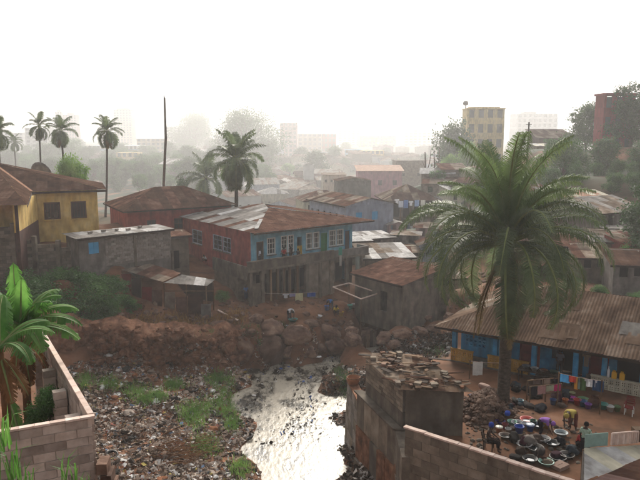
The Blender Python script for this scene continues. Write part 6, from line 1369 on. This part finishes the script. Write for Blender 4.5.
# ------------------------------------------------------------------ town houses filling the hazy valley
RC = [('rusty', [m_rust, m_mixtin]), ('brown', [m_rust2]), ('grey tin', [m_greytin, m_mixtin]), ('pale tin', [m_whitetin, m_greytin]), ('patched tin', [m_mixtin, m_rust])]
WC = [('grey', m_grey), ('cream', m_cream), ('white', m_cwhite), ('dull brown', m_dirtyblock), ('pale blue', m_lav), ('pinkish', m_cpink)]
rnd = random.Random(77); used = {}
def filler(u, v, w, y=None):
    q = on_ground(u, v) if y is None else at_y(u, v, y)
    if q.y > 1500: return
    r = rnd.choice([0, 0, 1, 1, 2, 2, 4, 4, 3]); wv = rnd.randrange(6); sh_ = rnd.choice(['hipped', 'gabled', 'lean-to']); ang = rnd.uniform(-.5, .6)
    L = w * q.y / FPX; D = L * rnd.uniform(.7, 1.1); h = min(L * .62, rnd.choice([2.6, 3.0, 3.2, 5.6]) * max(1, L / 8))
    lab = f'small house with {WC[wv][0]} walls and {RC[r][0]} {sh_} roof in the hazy valley'
    n = max(2, min(4, int(L / 2.5)))
    house('town_house', lab, 'house', (q.x - L / 2, q.y, q.z), ang, L, D, h, {'hipped': 'hip', 'gabled': 'gable', 'lean-to': 'shed'}[sh_], rnd.uniform(.7, 1.6) * min(2.2, L / 7), .4, WC[wv][1], RC[r][1], {0: [(L * (i + .5) / n - .45, L * (i + .5) / n + .45, .9, 2.0, 'o', dict(back=False)) for i in range(n)]}, (), 3, 'town houses in the hazy valley', detail=False, w=1.5, row=4, ridge=rnd.choice('xy'))
rows = [(212, 240, 312, 24, 30), (206, 236, 310, 22, 27), (200, 262, 330, 20, 24), (196, 400, 480, 24, 22), (194, 225, 440, 19, 22), (188, 262, 338, 17, 20), (186, 400, 490, 20, 20), (183, 238, 440, 15, 18), (178, 168, 338, 14, 16), (173, 240, 450, 13, 15), (169, 300, 480, 12, 15), (165, 150, 440, 12, 15), (161, 0, 470, 12, 17), (157, 100, 470, 12, 18)]
for v, ua, ub, w, st in rows:
    u = ua + rnd.uniform(0, 8)
    while u < ub:
        if not (345 < u < 432 and 176 < v < 240) and rnd.random() < .9: filler(u, v + rnd.uniform(-1.5, 1.5), w * rnd.uniform(1.0, 1.7))
        u += st * rnd.uniform(.75, 1.2)
for (u, v, w) in [(405, 250, 26), (428, 243, 26), (418, 228, 24), (440, 232, 26), (434, 262, 28), (412, 264, 20), (398, 236, 18), (445, 222, 24), (440, 215, 22), (462, 205, 24), (490, 198, 20), (500, 212, 24), (530, 205, 24), (555, 240, 26), (575, 225, 22), (470, 255, 26), (445, 245, 24), (505, 240, 24), (530, 228, 22)]: filler(u, v, w)
# ------------------------------------------------------------------ far city
def tower(label, u0, u1, vt, y, m, floors, bays, name='city_block', D=None, top=None, cat='building', band=None, zb=None, group=None):
    y = y if y < 150 else y * 1.9 if y > 250 else y * 1.25
    a = at_y(u0, 150, y); b = at_y(u1, 150, y); zt = at_y(u0, vt, y).z; zb = gd(a.x, a.y) - 2 if zb is None else zb; W = b.x - a.x; Hh = zt - zb; D = D or W * .7
    t = thing(name, label, cat, (a.x, a.y, zb), rnd.uniform(-.05, .05), group)
    fh = Hh / floors
    MB().bx(.35, W - .35, .35, D - .35, 0, Hh - .3).obj('core', m_wtrunk, t)
    for f in range(floors):
        MB().bx(0, W, 0, D, f * fh, f * fh + fh * .42).obj('floor_band', band or m, t)
    for i in range(bays + 1):
        x = W * i / bays; pw = W / bays * .22
        MB().bx(max(.01, x - pw), min(W - .01, x + pw), .01, D - .01, 0, Hh - .05).obj('pier', m, t) if False else MB().bx(max(.02, x - pw), min(W - .02, x + pw), .02, .5, 0, Hh - .06).obj('pier', m, t)
    MB().bx(.02, .5, .5, D - .02, 0, Hh - .06).obj('side_wall', m, t); MB().bx(W - .5, W - .02, .5, D - .02, 0, Hh - .06).obj('side_wall', m, t)
    MB().bx(-.2, W + .2, -.2, D + .2, Hh - .05, Hh + .35).obj('roof_slab', m, t)
    if top: MB().bx(W * top[0], W * top[1], D * .2, D * .7, Hh + .35, Hh + .35 + top[2]).obj('roof_house', m, t)
    return t
ya_ = tower('three storey yellow apartment house above the hillside', 466, 503, 109, 190, m_cyel, 7, 4, 'apartment_house', top=(.1, .9, .5))
q = at_y(467.5, 105, 237.5); tk_ = thing('water_tank', 'small round water tank on the yellow apartment house roof', 'tank', (q.x, q.y + 3, at_y(466, 109, 237.5).z + .35)); MB().lathe([(.5, 1.0), (.9, 1.2), (1.0, 1.8), (.8, 2.4), (.2, 2.6)], 12).obj('tank_body', m_grey, tk_, smooth=True); MB().tube([(0, 0, 0), (0, 0, 1.1)], .2, 8).obj('stand', m_conc, tk_)
tower('red walled building with flat roof rising behind the dark trees', 601, 632, 95, 124, m_cred, 3, 3, 'red_building', band=m_cred, top=None)
tower('pale slim city tower with an offset top', 57, 64, 112, 560, m_cwhite, 14, 3, 'city_tower', top=(.2, .8, 3))
tower('pinkish white city slab tower next to the slim one', 64.5, 78, 115, 560, m_cpink, 14, 5, 'city_tower', top=(.3, .7, 3))
tower('broad beige city tower with a crowned roof', 115, 133, 110, 600, m_cbeige, 15, 6, 'city_tower', top=(.15, .85, 3))
tower('faint pinkish tower behind the spreading tree', 190, 210, 104, 760, m_cpink, 14, 7, 'city_tower')
tower('white apartment block with stacked balconies near the palms', 26, 49, 128, 390, m_cwhite, 8, 4)
tower('long low white building with bluish roof', 88, 138, 146, 360, m_cwhite, 3, 12, band=m_cblue)
tower('cream block next to the long white building', 137, 165, 139, 380, m_cbeige, 5, 6)
tower('small ochre house under the long white building', 116, 138, 153, 300, m_cyel, 3, 4)
tower('pale block half hidden by the faint spreading tree', 166, 194, 127, 540, m_cwhite, 7, 7)
tower('grey-pink apartment tower of eight storeys in the haze', 280, 297, 123, 420, m_cpink, 9, 4)
tower('wide grey block beside the eight storey tower', 298, 322, 134, 450, m_cbeige, 6, 5)
tower('hazy building with reddish upper storeys', 320, 336, 134, 470, m_cred, 5, 4)
tower('faint pale office block with a bluish band', 404, 440, 130, 640, m_cwhite, 6, 8, band=m_cblue)
tower('faint long building with a yellowish band', 360, 396, 136, 600, m_cyel, 4, 9)
tower('faint white block fading into the bright haze', 338, 360, 131, 680, m_cwhite, 7, 5)
tower('faint pinkish block in the bright haze', 396, 408, 126, 760, m_cpink, 8, 3)
tower('large faint white building behind the yellow apartment house', 516, 556, 114, 420, m_cwhite, 8, 8, top=(.2, .5, 3))
tower('pale block on the ridge above the hazy wood', 0, 24, 133, 460, m_cwhite, 6, 5)
tower('low pale blue house in the hazy town', 345, 362, 150, 330, m_cblue, 3, 4)
tower('low yellow house in the hazy town', 362, 384, 151, 320, m_cyel, 3, 5)
tower('white house front in the hazy town below the spreading tree', 176, 200, 158, 300, m_cwhite, 3, 5)
tower('small cream house in the hazy town by the spreading tree', 214, 228, 136, 520, m_cwhite, 5, 4)
